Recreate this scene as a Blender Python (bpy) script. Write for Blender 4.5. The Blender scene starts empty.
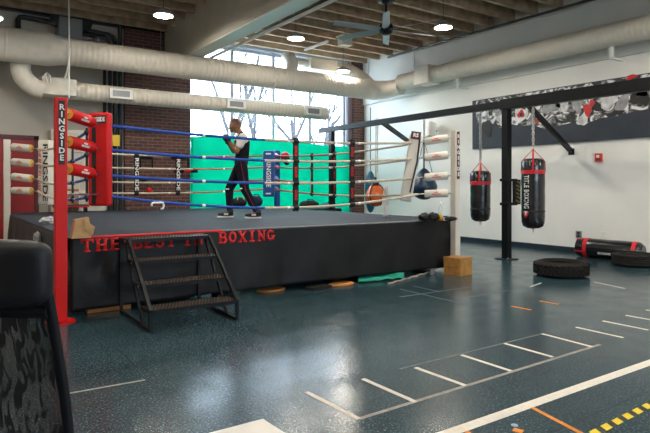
import bpy, bmesh, math, random
from mathutils import Vector, Matrix, noise
random.seed(7)
R = math.radians
C = bpy.context.scene.collection
sc = bpy.context.scene

# ---------------------------------------------------------------- camera numbers (650x433 frame)
F_PX, CX, HOR, CAM_H, YAW = 561.0, 325.0, 186.0, 1.35, R(34.6)
FW = Vector((math.sin(YAW), math.cos(YAW), 0)); RT = Vector((math.cos(YAW), -math.sin(YAW), 0))
def ray(px, py): return FW + RT*((px-CX)/F_PX) + Vector((0, 0, (HOR-py)/F_PX))
def onY(px, py, Y): d = ray(px, py); t = Y/d.y; return Vector((0, 0, CAM_H)) + d*t
def onX(px, py, X): d = ray(px, py); t = X/d.x; return Vector((0, 0, CAM_H)) + d*t
def onZ(px, py, z=0.0): d = ray(px, py); t = (z-CAM_H)/d.z; return Vector((0, 0, CAM_H)) + d*t
def atD(px, py, dep): return Vector((0, 0, CAM_H)) + ray(px, py)*dep

# ---------------------------------------------------------------- materials
def nodes(name):
    m = bpy.data.materials.new(name); m.use_nodes = True
    nt = m.node_tree; b = nt.nodes['Principled BSDF']
    return m, nt, b
def mat(name, col, rough=.5, metal=0, var=0, scale=8, bump=0, bscale=40, emit=None, estr=0, coat=0, alpha=1, spec=.5):
    m, nt, b = nodes(name)
    b.inputs['Base Color'].default_value = (*col, 1); b.inputs['Roughness'].default_value = rough
    b.inputs['Metallic'].default_value = metal; b.inputs['Coat Weight'].default_value = coat
    b.inputs['Specular IOR Level'].default_value = spec
    if alpha < 1: b.inputs['Alpha'].default_value = alpha
    if emit: b.inputs['Emission Color'].default_value = (*emit, 1); b.inputs['Emission Strength'].default_value = estr
    g = None
    if var or bump: g = nt.nodes.new('ShaderNodeTexCoord')
    if var:
        n = nt.nodes.new('ShaderNodeTexNoise'); n.inputs['Scale'].default_value = scale; n.inputs['Detail'].default_value = 5
        nt.links.new(g.outputs['Object'], n.inputs['Vector'])
        r = nt.nodes.new('ShaderNodeValToRGB'); r.color_ramp.elements[0].position = .3; r.color_ramp.elements[1].position = .7
        r.color_ramp.elements[0].color = (*[max(0, c*(1-var)) for c in col], 1); r.color_ramp.elements[1].color = (*[min(1, c*(1+var)) for c in col], 1)
        nt.links.new(n.outputs['Fac'], r.inputs['Fac']); nt.links.new(r.outputs['Color'], b.inputs['Base Color'])
    if bump:
        n = nt.nodes.new('ShaderNodeTexNoise'); n.inputs['Scale'].default_value = bscale; n.inputs['Detail'].default_value = 4
        nt.links.new(g.outputs['Object'], n.inputs['Vector'])
        u = nt.nodes.new('ShaderNodeBump'); u.inputs['Strength'].default_value = bump; u.inputs['Distance'].default_value = .02
        nt.links.new(n.outputs['Fac'], u.inputs['Height']); nt.links.new(u.outputs['Normal'], b.inputs['Normal'])
    return m
def mix_rgb(nt, fac, a, b_, blend='MIX'):
    x = nt.nodes.new('ShaderNodeMix'); x.data_type = 'RGBA'; x.blend_type = blend
    for sock, v in ((x.inputs[0], fac), (x.inputs[6], a), (x.inputs[7], b_)):
        if isinstance(v, (int, float)): sock.default_value = v
        elif isinstance(v, tuple): sock.default_value = v
        else: nt.links.new(v, sock)
    return x.outputs[2]
M = {}
M['wall'] = mat('painted_wall', (.62, .58, .51), .75, var=.06, scale=1.5, bump=.12, bscale=12)
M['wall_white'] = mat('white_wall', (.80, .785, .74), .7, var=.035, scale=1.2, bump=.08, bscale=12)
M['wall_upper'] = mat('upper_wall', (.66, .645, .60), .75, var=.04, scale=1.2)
M['beam'] = mat('beam_paint', (.56, .53, .46), .7, var=.05, scale=2)
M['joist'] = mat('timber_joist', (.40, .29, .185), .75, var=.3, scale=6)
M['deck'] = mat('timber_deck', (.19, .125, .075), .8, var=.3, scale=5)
M['duct'] = mat('duct_paint', (.66, .61, .52), .45)
M['duct_b'] = mat('duct_fitting', (.68, .64, .56), .45, var=.06)
M['white_metal'] = mat('white_metal', (.75, .75, .72), .4)
M['black_steel'] = mat('black_steel', (.006, .0065, .008), .45, spec=.2, var=.2, scale=5)
M['dark_pipe'] = mat('dark_pipe', (.02, .024, .028), .4)
M['grey_metal'] = mat('grey_metal', (.25, .26, .27), .45, metal=.4)
M['chrome'] = mat('chain_metal', (.55, .55, .56), .3, metal=1)
M['red'] = mat('red_paint', (.66, .009, .007), .45, spec=.25)
M['red_vinyl'] = mat('red_vinyl', (.60, .010, .012), .42, spec=.3, bump=.1, bscale=9)
M['red_mat'] = mat('red_mat', (.30, .008, .012), .5)
M['gold'] = mat('gold_cap', (.75, .42, .05), .45)
M['blue_rope'] = mat('blue_rope', (.015, .07, .36), .4, var=.3, scale=30)
M['blue_vinyl'] = mat('blue_vinyl', (.01, .07, .30), .35, bump=.1, bscale=9)
M['cream_rope'] = mat('cream_rope', (.52, .45, .36), .55, var=.15, scale=20)
M['red_rope'] = mat('red_rope', (.42, .05, .05), .5, var=.3, scale=30)
M['white_vinyl'] = mat('white_vinyl', (.64, .60, .53), .4, bump=.1, bscale=9)
M['black_vinyl'] = mat('black_vinyl', (.009, .009, .010), .4, bump=.25, bscale=7, spec=.3)
M['skirt'] = mat('skirt_vinyl', (.010, .0098, .0105), .5, bump=.6, bscale=3.5, var=.2, scale=3, spec=.25)
M['canvas'] = mat('ring_canvas', (.036, .045, .064), .7, var=.18, scale=3, bump=.05, bscale=60, spec=.2)
M['black'] = mat('matte_black', (.008, .008, .009), .6)
M['black_plastic'] = mat('black_plastic', (.008, .0085, .010), .45, spec=.25)
M['leather'] = mat('black_leather', (.009, .009, .011), .5, bump=.08, bscale=300, spec=.3)
M['text_white'] = mat('white_print', (.80, .80, .78), .6)
M['text_red'] = mat('red_print', (.65, .012, .015), .5)
M['text_black'] = mat('black_print', (.015, .015, .015), .6)
M['maroon'] = mat('maroon_label', (.10, .010, .014), .5)
M['bag_black'] = mat('bag_vinyl', (.010, .010, .012), .24, bump=.3, bscale=9, coat=.3)
M['bag_red'] = mat('bag_red', (.55, .012, .025), .4)
M['rubber'] = mat('tyre_rubber', (.020, .018, .016), .85, var=.25, scale=25, bump=.3, bscale=60, spec=.15)
M['rubber_grey'] = mat('worn_tyre_rubber', (.024, .023, .022), .85, spec=.15, var=.25, scale=25, bump=.2, bscale=60)
M['wood'] = mat('block_wood', (.42, .20, .05), .5, var=.25, scale=9)
M['wood_dark'] = mat('dark_gap', (.10, .045, .015), .7)
M['orange_wood'] = mat('orange_board', (.55, .22, .05), .5, var=.15)
M['cardboard'] = mat('brown_paper', (.50, .30, .13), .7, var=.12, scale=10, bump=.3, bscale=20)
M['tape_white'] = mat('white_tape', (.74, .68, .58), .6, var=.08, scale=30)
M['tape_beige'] = mat('worn_tape', (.30, .26, .22), .6, var=.25, scale=20)
M['tape_orange'] = mat('orange_tape', (.75, .25, .02), .55, var=.1, scale=20)
M['tape_yellow'] = mat('yellow_tape', (.80, .60, .02), .55)
M['tape_black'] = mat('black_tape', (.012, .012, .012), .55)
M['tape_faint'] = mat('faded_tape', (.13, .145, .145), .6, var=.3, scale=20)
M['paper'] = mat('white_mat', (.80, .76, .70), .6)
M['green_cloth'] = mat('green_cloth', (.01, .30, .20), .7, bump=.3)
M['skin'] = mat('skin', (.27, .12, .065), .5, var=.08, scale=12)
M['shirt'] = mat('white_tshirt', (.75, .73, .68), .8)
M['vest'] = mat('black_vest', (.009, .010, .016), .8, spec=.15)
M['trousers'] = mat('dark_joggers', (.010, .011, .019), .85, spec=.15)
M['shoe'] = mat('shoe_black', (.02, .02, .022), .5)
M['sole'] = mat('shoe_sole', (.70, .70, .68), .6)
M['glove'] = mat('black_wraps', (.012, .012, .014), .6)
M['hair'] = mat('short_hair', (.02, .014, .012), .8)
M['eye'] = mat('eye', (.03, .02, .02), .2)
M['teal'] = mat('teal_vinyl', (.01, .10, .16), .4)
M['navy'] = mat('navy_vinyl', (.014, .035, .075), .3, bump=.1)
M['orange_ball'] = mat('orange_vinyl', (.62, .12, .02), .35, var=.1)
M['brown'] = mat('brown_box', (.32, .17, .09), .7, var=.1)
M['frame_white'] = mat('window_frame', (.42, .46, .52), .4)
M['bark'] = mat('tree_bark', (.05, .05, .06), .9, var=.2, scale=4)
M['snow'] = mat('pale_ground', (.55, .55, .53), .9)
M['yellow'] = mat('yellow_tag', (.75, .50, .02), .5)
M['fire'] = mat('alarm_red', (.50, .03, .02), .4)
M['lamp'] = mat('lamp_diffuser', (1, 1, 1), .5, emit=(1, .91, .78), estr=140)
M['lamp_body'] = mat('lamp_body', (.40, .39, .36), .4, metal=.3)
M['fan_blade'] = mat('fan_blade', (.42, .47, .50), .4, metal=.2)
M['amber'] = mat('amber_drink', (.70, .33, .02), .2)
M['clear'] = mat('clear_plastic', (.75, .78, .80), .15, alpha=.5)
M['silver_tape'] = mat('silver_tape', (.50, .50, .52), .35, metal=.5, bump=.6, bscale=40)

# duct with spiral ribs
def duct_mat(name, axis):
    m, nt, b = nodes(name)
    b.inputs['Base Color'].default_value = (.66, .61, .52, 1); b.inputs['Roughness'].default_value = .42
    g = nt.nodes.new('ShaderNodeNewGeometry'); w = nt.nodes.new('ShaderNodeTexWave')
    w.bands_direction = axis; w.inputs['Scale'].default_value = 3.2; w.inputs['Distortion'].default_value = 0
    nt.links.new(g.outputs['Position'], w.inputs['Vector'])
    u = nt.nodes.new('ShaderNodeBump'); u.inputs['Strength'].default_value = .35; u.inputs['Distance'].default_value = .02
    nt.links.new(w.outputs['Fac'], u.inputs['Height']); nt.links.new(u.outputs['Normal'], b.inputs['Normal'])
    return m
M['duct_x'] = duct_mat('spiral_duct_x', 'X'); M['duct_y'] = duct_mat('spiral_duct_y', 'Y')

# brick
def brick_mat():
    m, nt, b = nodes('brick')
    g = nt.nodes.new('ShaderNodeNewGeometry'); s = nt.nodes.new('ShaderNodeSeparateXYZ'); c = nt.nodes.new('ShaderNodeCombineXYZ')
    add = nt.nodes.new('ShaderNodeMath'); add.operation = 'ADD'
    nt.links.new(g.outputs['Position'], s.inputs[0]); nt.links.new(s.outputs['X'], add.inputs[0]); nt.links.new(s.outputs['Y'], add.inputs[1])
    nt.links.new(add.outputs[0], c.inputs['X']); nt.links.new(s.outputs['Z'], c.inputs['Y'])
    t = nt.nodes.new('ShaderNodeTexBrick'); t.inputs['Scale'].default_value = 1
    t.inputs['Brick Width'].default_value = .23; t.inputs['Row Height'].default_value = .078; t.inputs['Mortar Size'].default_value = .009
    t.inputs['Color1'].default_value = (.155, .052, .036, 1); t.inputs['Color2'].default_value = (.085, .036, .030, 1)
    t.inputs['Mortar'].default_value = (.17, .14, .125, 1)
    nt.links.new(c.outputs[0], t.inputs['Vector']); nt.links.new(t.outputs['Color'], b.inputs['Base Color'])
    b.inputs['Roughness'].default_value = .8
    u = nt.nodes.new('ShaderNodeBump'); u.inputs['Strength'].default_value = .5; u.inputs['Distance'].default_value = -.01
    nt.links.new(t.outputs['Fac'], u.inputs['Height']); nt.links.new(u.outputs['Normal'], b.inputs['Normal'])
    return m
M['brick'] = brick_mat()

# rubber tile floor
def floor_mat():
    m, nt, b = nodes('rubber_floor')
    g = nt.nodes.new('ShaderNodeNewGeometry')
    n1 = nt.nodes.new('ShaderNodeTexNoise'); n1.inputs['Scale'].default_value = .9; n1.inputs['Detail'].default_value = 6
    n2 = nt.nodes.new('ShaderNodeTexNoise'); n2.inputs['Scale'].default_value = 75; n2.inputs['Detail'].default_value = 1
    n3 = nt.nodes.new('ShaderNodeTexNoise'); n3.inputs['Scale'].default_value = 3.5; n3.inputs['Detail'].default_value = 5
    for n in (n1, n2, n3): nt.links.new(g.outputs['Position'], n.inputs['Vector'])
    r1 = nt.nodes.new('ShaderNodeValToRGB'); e = r1.color_ramp.elements
    e[0].position = .35; e[0].color = (.013, .040, .054, 1); e[1].position = .68; e[1].color = (.025, .061, .080, 1)
    nt.links.new(n1.outputs['Fac'], r1.inputs['Fac'])
    r2 = nt.nodes.new('ShaderNodeValToRGB'); e = r2.color_ramp.elements
    e[0].position = .60; e[0].color = (0, 0, 0, 1); e[1].position = .66; e[1].color = (1, 1, 1, 1)
    nt.links.new(n2.outputs['Fac'], r2.inputs['Fac'])
    c1 = mix_rgb(nt, r2.outputs['Color'], r1.outputs['Color'], (.13, .175, .18, 1))
    t = nt.nodes.new('ShaderNodeTexBrick'); t.inputs['Scale'].default_value = 1; t.offset = .5
    t.inputs['Brick Width'].default_value = 1.22; t.inputs['Row Height'].default_value = .61; t.inputs['Mortar Size'].default_value = .006
    t.inputs['Mortar Smooth'].default_value = .2
    nt.links.new(g.outputs['Position'], t.inputs['Vector'])
    c2 = mix_rgb(nt, t.outputs['Fac'], c1, (.012, .018, .02, 1))
    nt.links.new(c2, b.inputs['Base Color'])
    mr = nt.nodes.new('ShaderNodeMapRange'); mr.inputs['From Min'].default_value = .3; mr.inputs['From Max'].default_value = .7
    mr.inputs['To Min'].default_value = .18; mr.inputs['To Max'].default_value = .26
    nt.links.new(n3.outputs['Fac'], mr.inputs['Value']); nt.links.new(mr.outputs[0], b.inputs['Roughness'])
    u = nt.nodes.new('ShaderNodeBump'); u.inputs['Strength'].default_value = .06; u.inputs['Distance'].default_value = .004
    nt.links.new(n2.outputs['Fac'], u.inputs['Height']); nt.links.new(u.outputs['Normal'], b.inputs['Normal'])
    b.inputs['Specular IOR Level'].default_value = .62
    return m
M['floor'] = floor_mat()

def glass_mat():
    m, nt, b = nodes('window_glass'); out = nt.nodes['Material Output']; nt.nodes.remove(b)
    t = nt.nodes.new('ShaderNodeBsdfTransparent'); g = nt.nodes.new('ShaderNodeBsdfGlossy'); g.inputs['Roughness'].default_value = .03
    x = nt.nodes.new('ShaderNodeMixShader'); x.inputs[0].default_value = .06; t.inputs['Color'].default_value = (.95, .98, 1, 1)
    nt.links.new(t.outputs[0], x.inputs[1]); nt.links.new(g.outputs[0], x.inputs[2]); nt.links.new(x.outputs[0], out.inputs['Surface'])
    return m
M['glass'] = glass_mat()
def green_mat():
    m, nt, b = nodes('green_sheet'); out = nt.nodes['Material Output']
    b.inputs['Base Color'].default_value = (.0, .58, .40, 1); b.inputs['Roughness'].default_value = .7; b.inputs['Specular IOR Level'].default_value = .1
    t = nt.nodes.new('ShaderNodeBsdfTranslucent'); t.inputs['Color'].default_value = (.0, .66, .46, 1)
    x = nt.nodes.new('ShaderNodeMixShader'); x.inputs[0].default_value = .42
    nt.links.new(b.outputs[0], x.inputs[1]); nt.links.new(t.outputs[0], x.inputs[2]); nt.links.new(x.outputs[0], out.inputs['Surface'])
    return m
M['green'] = green_mat()
def mural_mat():
    m, nt, b = nodes('mural_collage')
    g = nt.nodes.new('ShaderNodeNewGeometry'); mp = nt.nodes.new('ShaderNodeMapping'); mp.inputs['Scale'].default_value = (1, 1, 1.2)
    nt.links.new(g.outputs['Position'], mp.inputs['Vector'])
    w = nt.nodes.new('ShaderNodeTexNoise'); w.inputs['Scale'].default_value = 4.2; w.inputs['Detail'].default_value = 4; w.inputs['Distortion'].default_value = 1.6
    nt.links.new(mp.outputs[0], w.inputs['Vector'])
    r = nt.nodes.new('ShaderNodeValToRGB'); r.color_ramp.interpolation = 'LINEAR'; e = r.color_ramp.elements
    e[0].position = .40; e[0].color = (.012, .012, .014, 1); e[1].position = .60; e[1].color = (.8, .8, .8, 1)
    for p, c in ((.46, .05), (.49, .28), (.52, .10), (.545, .42)): x = e.new(p); x.color = (c, c, c, 1)
    nt.links.new(w.outputs['Fac'], r.inputs['Fac']); nt.links.new(r.outputs['Color'], b.inputs['Base Color'])
    b.inputs['Roughness'].default_value = .45
    return m
M['mural'] = mural_mat()
M['mural_panel'] = mat('mural_panel', (.036, .044, .058), .5, spec=.3, var=.12, scale=2)
M['print_grey'] = mat('print_grey', (.30, .30, .31), .45, var=.3, scale=9)
M['print_pale'] = mat('print_pale', (.62, .62, .62), .45, var=.35, scale=9)
M['print_red'] = mat('print_red', (.60, .02, .02), .45, var=.3, scale=14)
def mesh_fabric():
    m, nt, b = nodes('chair_mesh_fabric'); b.inputs['Base Color'].default_value = (.012, .012, .012, 1); b.inputs['Roughness'].default_value = .6
    g = nt.nodes.new('ShaderNodeTexCoord')
    mp = nt.nodes.new('ShaderNodeMapping'); mp.inputs['Rotation'].default_value = (0, R(32), 0); mp.inputs['Scale'].default_value = (1.1, 1, .28)
    nt.links.new(g.outputs['Object'], mp.inputs['Vector'])
    v = nt.nodes.new('ShaderNodeTexNoise'); v.inputs['Scale'].default_value = 60; v.inputs['Detail'].default_value = 1; v.inputs['Distortion'].default_value = .8
    nt.links.new(mp.outputs[0], v.inputs['Vector'])
    r = nt.nodes.new('ShaderNodeValToRGB'); e = r.color_ramp.elements
    e[0].position = .42; e[0].color = (.98, .98, .98, 1); e[1].position = .56; e[1].color = (.66, .66, .66, 1)
    nt.links.new(v.outputs['Fac'], r.inputs['Fac']); nt.links.new(r.outputs['Color'], b.inputs['Alpha'])
    return m
M['chair_mesh'] = mesh_fabric()

# ---------------------------------------------------------------- mesh builder
OFF = {}
class MB:
    def __init__(s): s.v = []; s.f = []; s.m = []
    def add(s, vs, fs, mi=0):
        o = len(s.v); s.v += [Vector(v) for v in vs]; s.f += [tuple(i+o for i in f) for f in fs]; s.m += [mi]*len(fs)
        return s
    def box(s, c, size, rot=None, mi=0):
        hx, hy, hz = [a/2 for a in size]; c = Vector(c)
        vs = [Vector((x, y, z)) for x in (-hx, hx) for y in (-hy, hy) for z in (-hz, hz)]
        if rot is not None:
            q = Matrix.Rotation(rot, 3, 'Z') if isinstance(rot, (int, float)) else rot
            vs = [q @ v for v in vs]
        return s.add([c+v for v in vs], [(0, 1, 3, 2), (4, 6, 7, 5), (0, 4, 5, 1), (2, 3, 7, 6), (0, 2, 6, 4), (1, 5, 7, 3)], mi)
    def bx(s, x0, x1, y0, y1, z0, z1, mi=0): return s.box(((x0+x1)/2, (y0+y1)/2, (z0+z1)/2), (x1-x0, y1-y0, z1-z0), None, mi)
    def beam(s, a, b, w, h, up=(0, 0, 1), mi=0):
        a, b = Vector(a), Vector(b); d = b-a; z = d.normalized(); up = Vector(up)
        x = z.cross(up)
        if x.length < 1e-4: x = z.cross(Vector((1, 0, 0)))
        x.normalize(); y = x.cross(z)
        q = Matrix((x, z, y)).transposed()
        return s.box((a+b)/2, (w, d.length, h), q, mi)
    def tube(s, pts, r, seg=10, cap=True, mi=0, closed=False, mf=None):
        pts = [Vector(p) for p in pts]; n = len(pts)
        rr = r if isinstance(r, (list, tuple)) else [r]*n
        o = len(s.v); prev = None
        for i, p in enumerate(pts):
            if closed: t = pts[(i+1) % n]-pts[i-1]
            else: t = (pts[min(i+1, n-1)]-pts[max(i-1, 0)])
            t.normalize()
            if prev is None:
                x = t.cross(Vector((0, 0, 1)))
                if x.length < 1e-3: x = t.cross(Vector((1, 0, 0)))
            else: x = prev - t*prev.dot(t)
            x.normalize(); prev = x; y = t.cross(x)
            for k in range(seg):
                a = 2*math.pi*k/seg; s.v.append(p + (x*math.cos(a)+y*math.sin(a))*rr[i])
        for i in range(n if closed else n-1):
            j = (i+1) % n
            for k in range(seg):
                k2 = (k+1) % seg
                s.f.append((o+i*seg+k, o+j*seg+k, o+j*seg+k2, o+i*seg+k2)); s.m.append(mf(i) if mf else mi)
        if cap and not closed:
            s.f.append(tuple(o+k for k in range(seg))); s.m.append(mf(0) if mf else mi)
            s.f.append(tuple(o+(n-1)*seg+k for k in reversed(range(seg)))); s.m.append(mf(n-2) if mf else mi)
        return s
    def lathe(s, prof, c=(0, 0, 0), axis='Z', seg=24, mi=0, q=None, mf=None):
        c = Vector(c); o = len(s.v)
        if q is None: q = {'Z': Matrix.Identity(3), 'X': Matrix.Rotation(math.pi/2, 3, 'Y'), 'Y': Matrix.Rotation(-math.pi/2, 3, 'X')}[axis]
        for (r, z) in prof:
            for k in range(seg):
                a = 2*math.pi*k/seg; s.v.append(c + q @ Vector((r*math.cos(a), r*math.sin(a), z)))
        for i in range(len(prof)-1):
            for k in range(seg):
                k2 = (k+1) % seg
                s.f.append((o+i*seg+k, o+i*seg+k2, o+(i+1)*seg+k2, o+(i+1)*seg+k)); s.m.append(mf(i) if mf else mi)
        if prof[0] != prof[-1]:
            s.f.append(tuple(o+k for k in reversed(range(seg)))); s.m.append(mi)
            s.f.append(tuple(o+(len(prof)-1)*seg+k for k in range(seg))); s.m.append(mi)
        return s
    def ell(s, c, r, seg=16, rings=10, q=None, mi=0, fn=None):
        c = Vector(c); o = len(s.v)
        if isinstance(r, (int, float)): r = (r, r, r)
        def pt(a, b):
            v = Vector((math.cos(a)*math.cos(b), math.sin(a)*math.cos(b), math.sin(b)))
            if fn: v = fn(v)
            v = Vector((v.x*r[0], v.y*r[1], v.z*r[2]))
            return c + (q @ v if q is not None else v)
        s.v.append(pt(0, -math.pi/2))
        for i in range(1, rings):
            for k in range(seg): s.v.append(pt(2*math.pi*k/seg, -math.pi/2+math.pi*i/rings))
        s.v.append(pt(0, math.pi/2)); top = len(s.v)-1
        for k in range(seg):
            k2 = (k+1) % seg
            s.f.append((o, o+1+k2, o+1+k)); s.m.append(mi)
            s.f.append((top, top-seg+k, top-seg+k2)); s.m.append(mi)
            for i in range(rings-2):
                a = o+1+i*seg; s.f.append((a+k, a+k2, a+seg+k2, a+seg+k)); s.m.append(mi)
        return s
    def grid(s, fn, nu, nv, mi=0):
        o = len(s.v)
        for j in range(nv+1):
            for i in range(nu+1): s.v.append(Vector(fn(i/nu, j/nv)))
        for j in range(nv):
            for i in range(nu):
                a = o+j*(nu+1)+i; s.f.append((a, a+1, a+nu+2, a+nu+1)); s.m.append(mi)
        return s
    def prism(s, poly, d, mi=0):
        poly = [Vector(p) for p in poly]; d = Vector(d); n = len(poly)
        return s.add(poly+[p+d for p in poly], [tuple(range(n))[::-1], tuple(range(n, 2*n))]+[(i, (i+1) % n, n+(i+1) % n, n+i) for i in range(n)], mi)
    def torus(s, c, R0, r, q=None, seg=14, sub=6, sx=1, mi=0):
        q = q or Matrix.Identity(3); c = Vector(c)
        return s.tube([c + q @ Vector((R0*sx*math.cos(2*math.pi*k/seg), R0*math.sin(2*math.pi*k/seg), 0)) for k in range(seg)], r, sub, closed=True, mi=mi)
    def xf(s, mtx): s.v = [mtx @ v for v in s.v]; return s
    def build(s, name, mats, parent=None, loc=None, bevel=0, angle=35, solid=0, sub=0):
        me = bpy.data.meshes.new(name)
        off = OFF[parent.name] if parent is not None else Vector(loc or (0, 0, 0))
        me.from_pydata([tuple(v-off) for v in s.v], [], s.f)
        if not isinstance(mats, (list, tuple)): mats = [mats]
        for m in mats: me.materials.append(m)
        me.polygons.foreach_set('material_index', s.m)
        bm = bmesh.new(); bm.from_mesh(me); bmesh.ops.recalc_face_normals(bm, faces=bm.faces); bm.to_mesh(me); bm.free()
        me.polygons.foreach_set('use_smooth', [True]*len(me.polygons)); me.set_sharp_from_angle(angle=R(angle))
        o = bpy.data.objects.new(name, me); C.objects.link(o)
        if parent is not None: o.parent = parent
        else: o.location = off
        OFF[o.name] = off
        if solid: d = o.modifiers.new('thick', 'SOLIDIFY'); d.thickness = solid; d.offset = 0
        if bevel: d = o.modifiers.new('bev', 'BEVEL'); d.width = bevel; d.segments = 2; d.limit_method = 'ANGLE'
        if sub: d = o.modifiers.new('sub', 'SUBSURF'); d.levels = sub; d.render_levels = sub
        return o
def tag(o, label, cat, group=None, kind=None):
    if label: o['label'] = label
    if cat: o['category'] = cat
    if group: o['group'] = group
    if kind: o['kind'] = kind
    return o
def thing(name, loc, label, cat, group=None):
    o = bpy.data.objects.new(name, None); C.objects.link(o); o.location = loc; o.empty_display_size = .1
    OFF[o.name] = Vector(loc); return tag(o, label, cat, group)
def struct(o, label=None): o['kind'] = 'structure'; return o
def copy_tree(o, parent=None):
    c = o.copy(); C.objects.link(c); OFF[c.name] = OFF[o.name]
    if parent is not None: c.parent = parent
    for ch in list(o.children): copy_tree(ch, c)
    return c

FONT = None
def text_pts(s, size, bold=0.0, spacing=1.0, depth=0.002):
    cu = bpy.data.curves.new('t', 'FONT'); cu.body = s; cu.size = size; cu.align_x = 'CENTER'; cu.align_y = 'CENTER'
    cu.offset = bold*size; cu.space_character = spacing; cu.extrude = depth/2; cu.resolution_u = 2
    ob = bpy.data.objects.new('t', cu); me = bpy.data.meshes.new_from_object(ob)
    vs = [v.co.copy() for v in me.vertices]; fs = [tuple(p.vertices) for p in me.polygons]
    bpy.data.objects.remove(ob); bpy.data.curves.remove(cu); bpy.data.meshes.remove(me)
    return vs, fs
def text(mb, s, size, c, xd, yd, bold=0.02, spacing=1.0, fitw=None, fn=None, mi=0):
    """letters on the plane c + x*xd + y*yd, slightly raised along the normal"""
    c, xd, yd = Vector(c), Vector(xd).normalized(), Vector(yd).normalized(); n = xd.cross(yd)
    vs, fs = text_pts(s, size, bold, spacing)
    k = 1
    if fitw:
        w = max(v.x for v in vs)-min(v.x for v in vs); k = fitw/w
    mb.add([fn(v.x*k, v.y, v.z) if fn else c + xd*(v.x*k) + yd*v.y + n*v.z for v in vs], fs, mi)
    return mb

# ================================================================ ROOM
XL, XR, YB, YF, ZC = -4.0, 10.6, 13.4, -4.0, 5.35
BX0, BX1, BZ = 4.48, 4.80, 4.22
WX0, WX1, WZ0, WZ1 = 5.12, 10.15, .35, 5.0
struct(MB().bx(XL-.2, XR+.2, YF-.2, YB+.3, -.2, 0).build('floor', M['floor']))
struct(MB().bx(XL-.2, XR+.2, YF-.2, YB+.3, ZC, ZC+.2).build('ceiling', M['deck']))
wb = MB().bx(XL-.2, WX0, YB, YB+.3, 0, ZC).bx(WX1, XR+.2, YB, YB+.3, 0, ZC).bx(WX0, WX1, YB, YB+.3, 0, WZ0)
struct(wb.build('wall_back', M['wall']))
struct(MB().bx(WX0, WX1, YB-.02, YB+.3, WZ1, ZC).build('trim_1', M['frame_white'], bevel=.01))
struct(MB().bx(XR, XR+.2, YF-.2, YB+.3, 0, ZC).build('wall_right', M['wall_white']))
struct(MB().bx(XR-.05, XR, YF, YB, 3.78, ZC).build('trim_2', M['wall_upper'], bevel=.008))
struct(MB().bx(XL-.2, XL, YF-.2, YB+.3, 0, ZC).build('wall_left', M['wall']))
RW = (2.0, 7.4, 1.5, 3.7)  # unseen window behind the camera, added to light the near floor
struct(MB().bx(XL-.2, RW[0], YF-.2, YF, 0, ZC).bx(RW[1], XR+.2, YF-.2, YF, 0, ZC).bx(RW[0], RW[1], YF-.2, YF, 0, RW[2]).bx(RW[0], RW[1], YF-.2, YF, RW[3], ZC).build('wall_rear', M['wall']))
rwm = MB()
for i in range(7): xx = RW[0]+(RW[1]-RW[0])*i/6; rwm.bx(xx-.05, xx+.05, YF-.15, YF-.05, RW[2], RW[3])
for z in (RW[2]+.03, RW[3]-.03): rwm.bx(RW[0], RW[1], YF-.15, YF-.05, z-.04, z+.04)
rwo = struct(rwm.build('added_window', mat('added_window_frame', (.42, .46, .52), .4)))
MB().bx(RW[0], RW[1], YF-.11, YF-.10, RW[2], RW[3]).build('window_pane', M['glass'], rwo)
struct(MB().bx(XR-.02, XR, YF, YB, 0, .11).build('baseboard_right', mat('base_board', (.015, .025, .04), .4)))
struct(MB().bx(XL, 3.5, YB-.02, YB, 0, .11).build('baseboard_back', M['black_plastic']))
struct(MB().bx(3.55, WX0, YB-.12, YB, 0, ZC).build('pillar_left', M['brick']))
struct(MB().bx(WX1+.05, XR, YB-.12, YB, 0, ZC).build('pillar_right', M['brick']))
struct(MB().bx(BX0, BX1, YF, YB, BZ, ZC).build('ceiling_beam', M['beam'], bevel=.01))
struct(MB().bx(XL, BX0, YB-.12, YB, 5.0, 5.16).build('trim_3', M['dark_pipe']))
struct(MB().bx(BX0, BX1+.02, YF, YB-.01, BZ-.025, BZ).build('trim_5', mat('window_lit_underside', (.74, .77, .72), .4)))  # strip under the beam, window light painted into its pale colour
y = YF+.3
while y < YB-.1:
    struct(MB().bx(XL, BX0, y-.045, y+.045, 5.02, ZC).build('ceiling_joist', M['joist']))
    struct(MB().bx(BX1, XR, y-.045, y+.045, 5.02, ZC).build('ceiling_joist', M['joist']))
    y += .58
# window
mx = [WX0+.04, 6.33, 7.57, 8.76, 9.98]
wf = MB()
for x in mx: wf.bx(x-.045, x+.045, YB+.05, YB+.17, WZ0, WZ1)
wf.bx(WX1-.06, WX1, YB+.05, YB+.17, WZ0, WZ1)
for z in (WZ0+.03, 2.2, WZ1-.06): wf.bx(WX0, WX1, YB+.06, YB+.16, z-.04, z+.04)
win = struct(wf.build('window_1', M['frame_white'], bevel=.006))
p_ = MB().bx(WX0, WX1, YB+.105, YB+.112, WZ0, WZ1).build('window_pane', M['glass'], win)
struct(MB().bx(9.98+.05, 10.2, YB-.06, YB+.02, WZ0, WZ1).build('trim_4', mat('purple_jamb', (.17, .12, .14), .5)))

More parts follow.
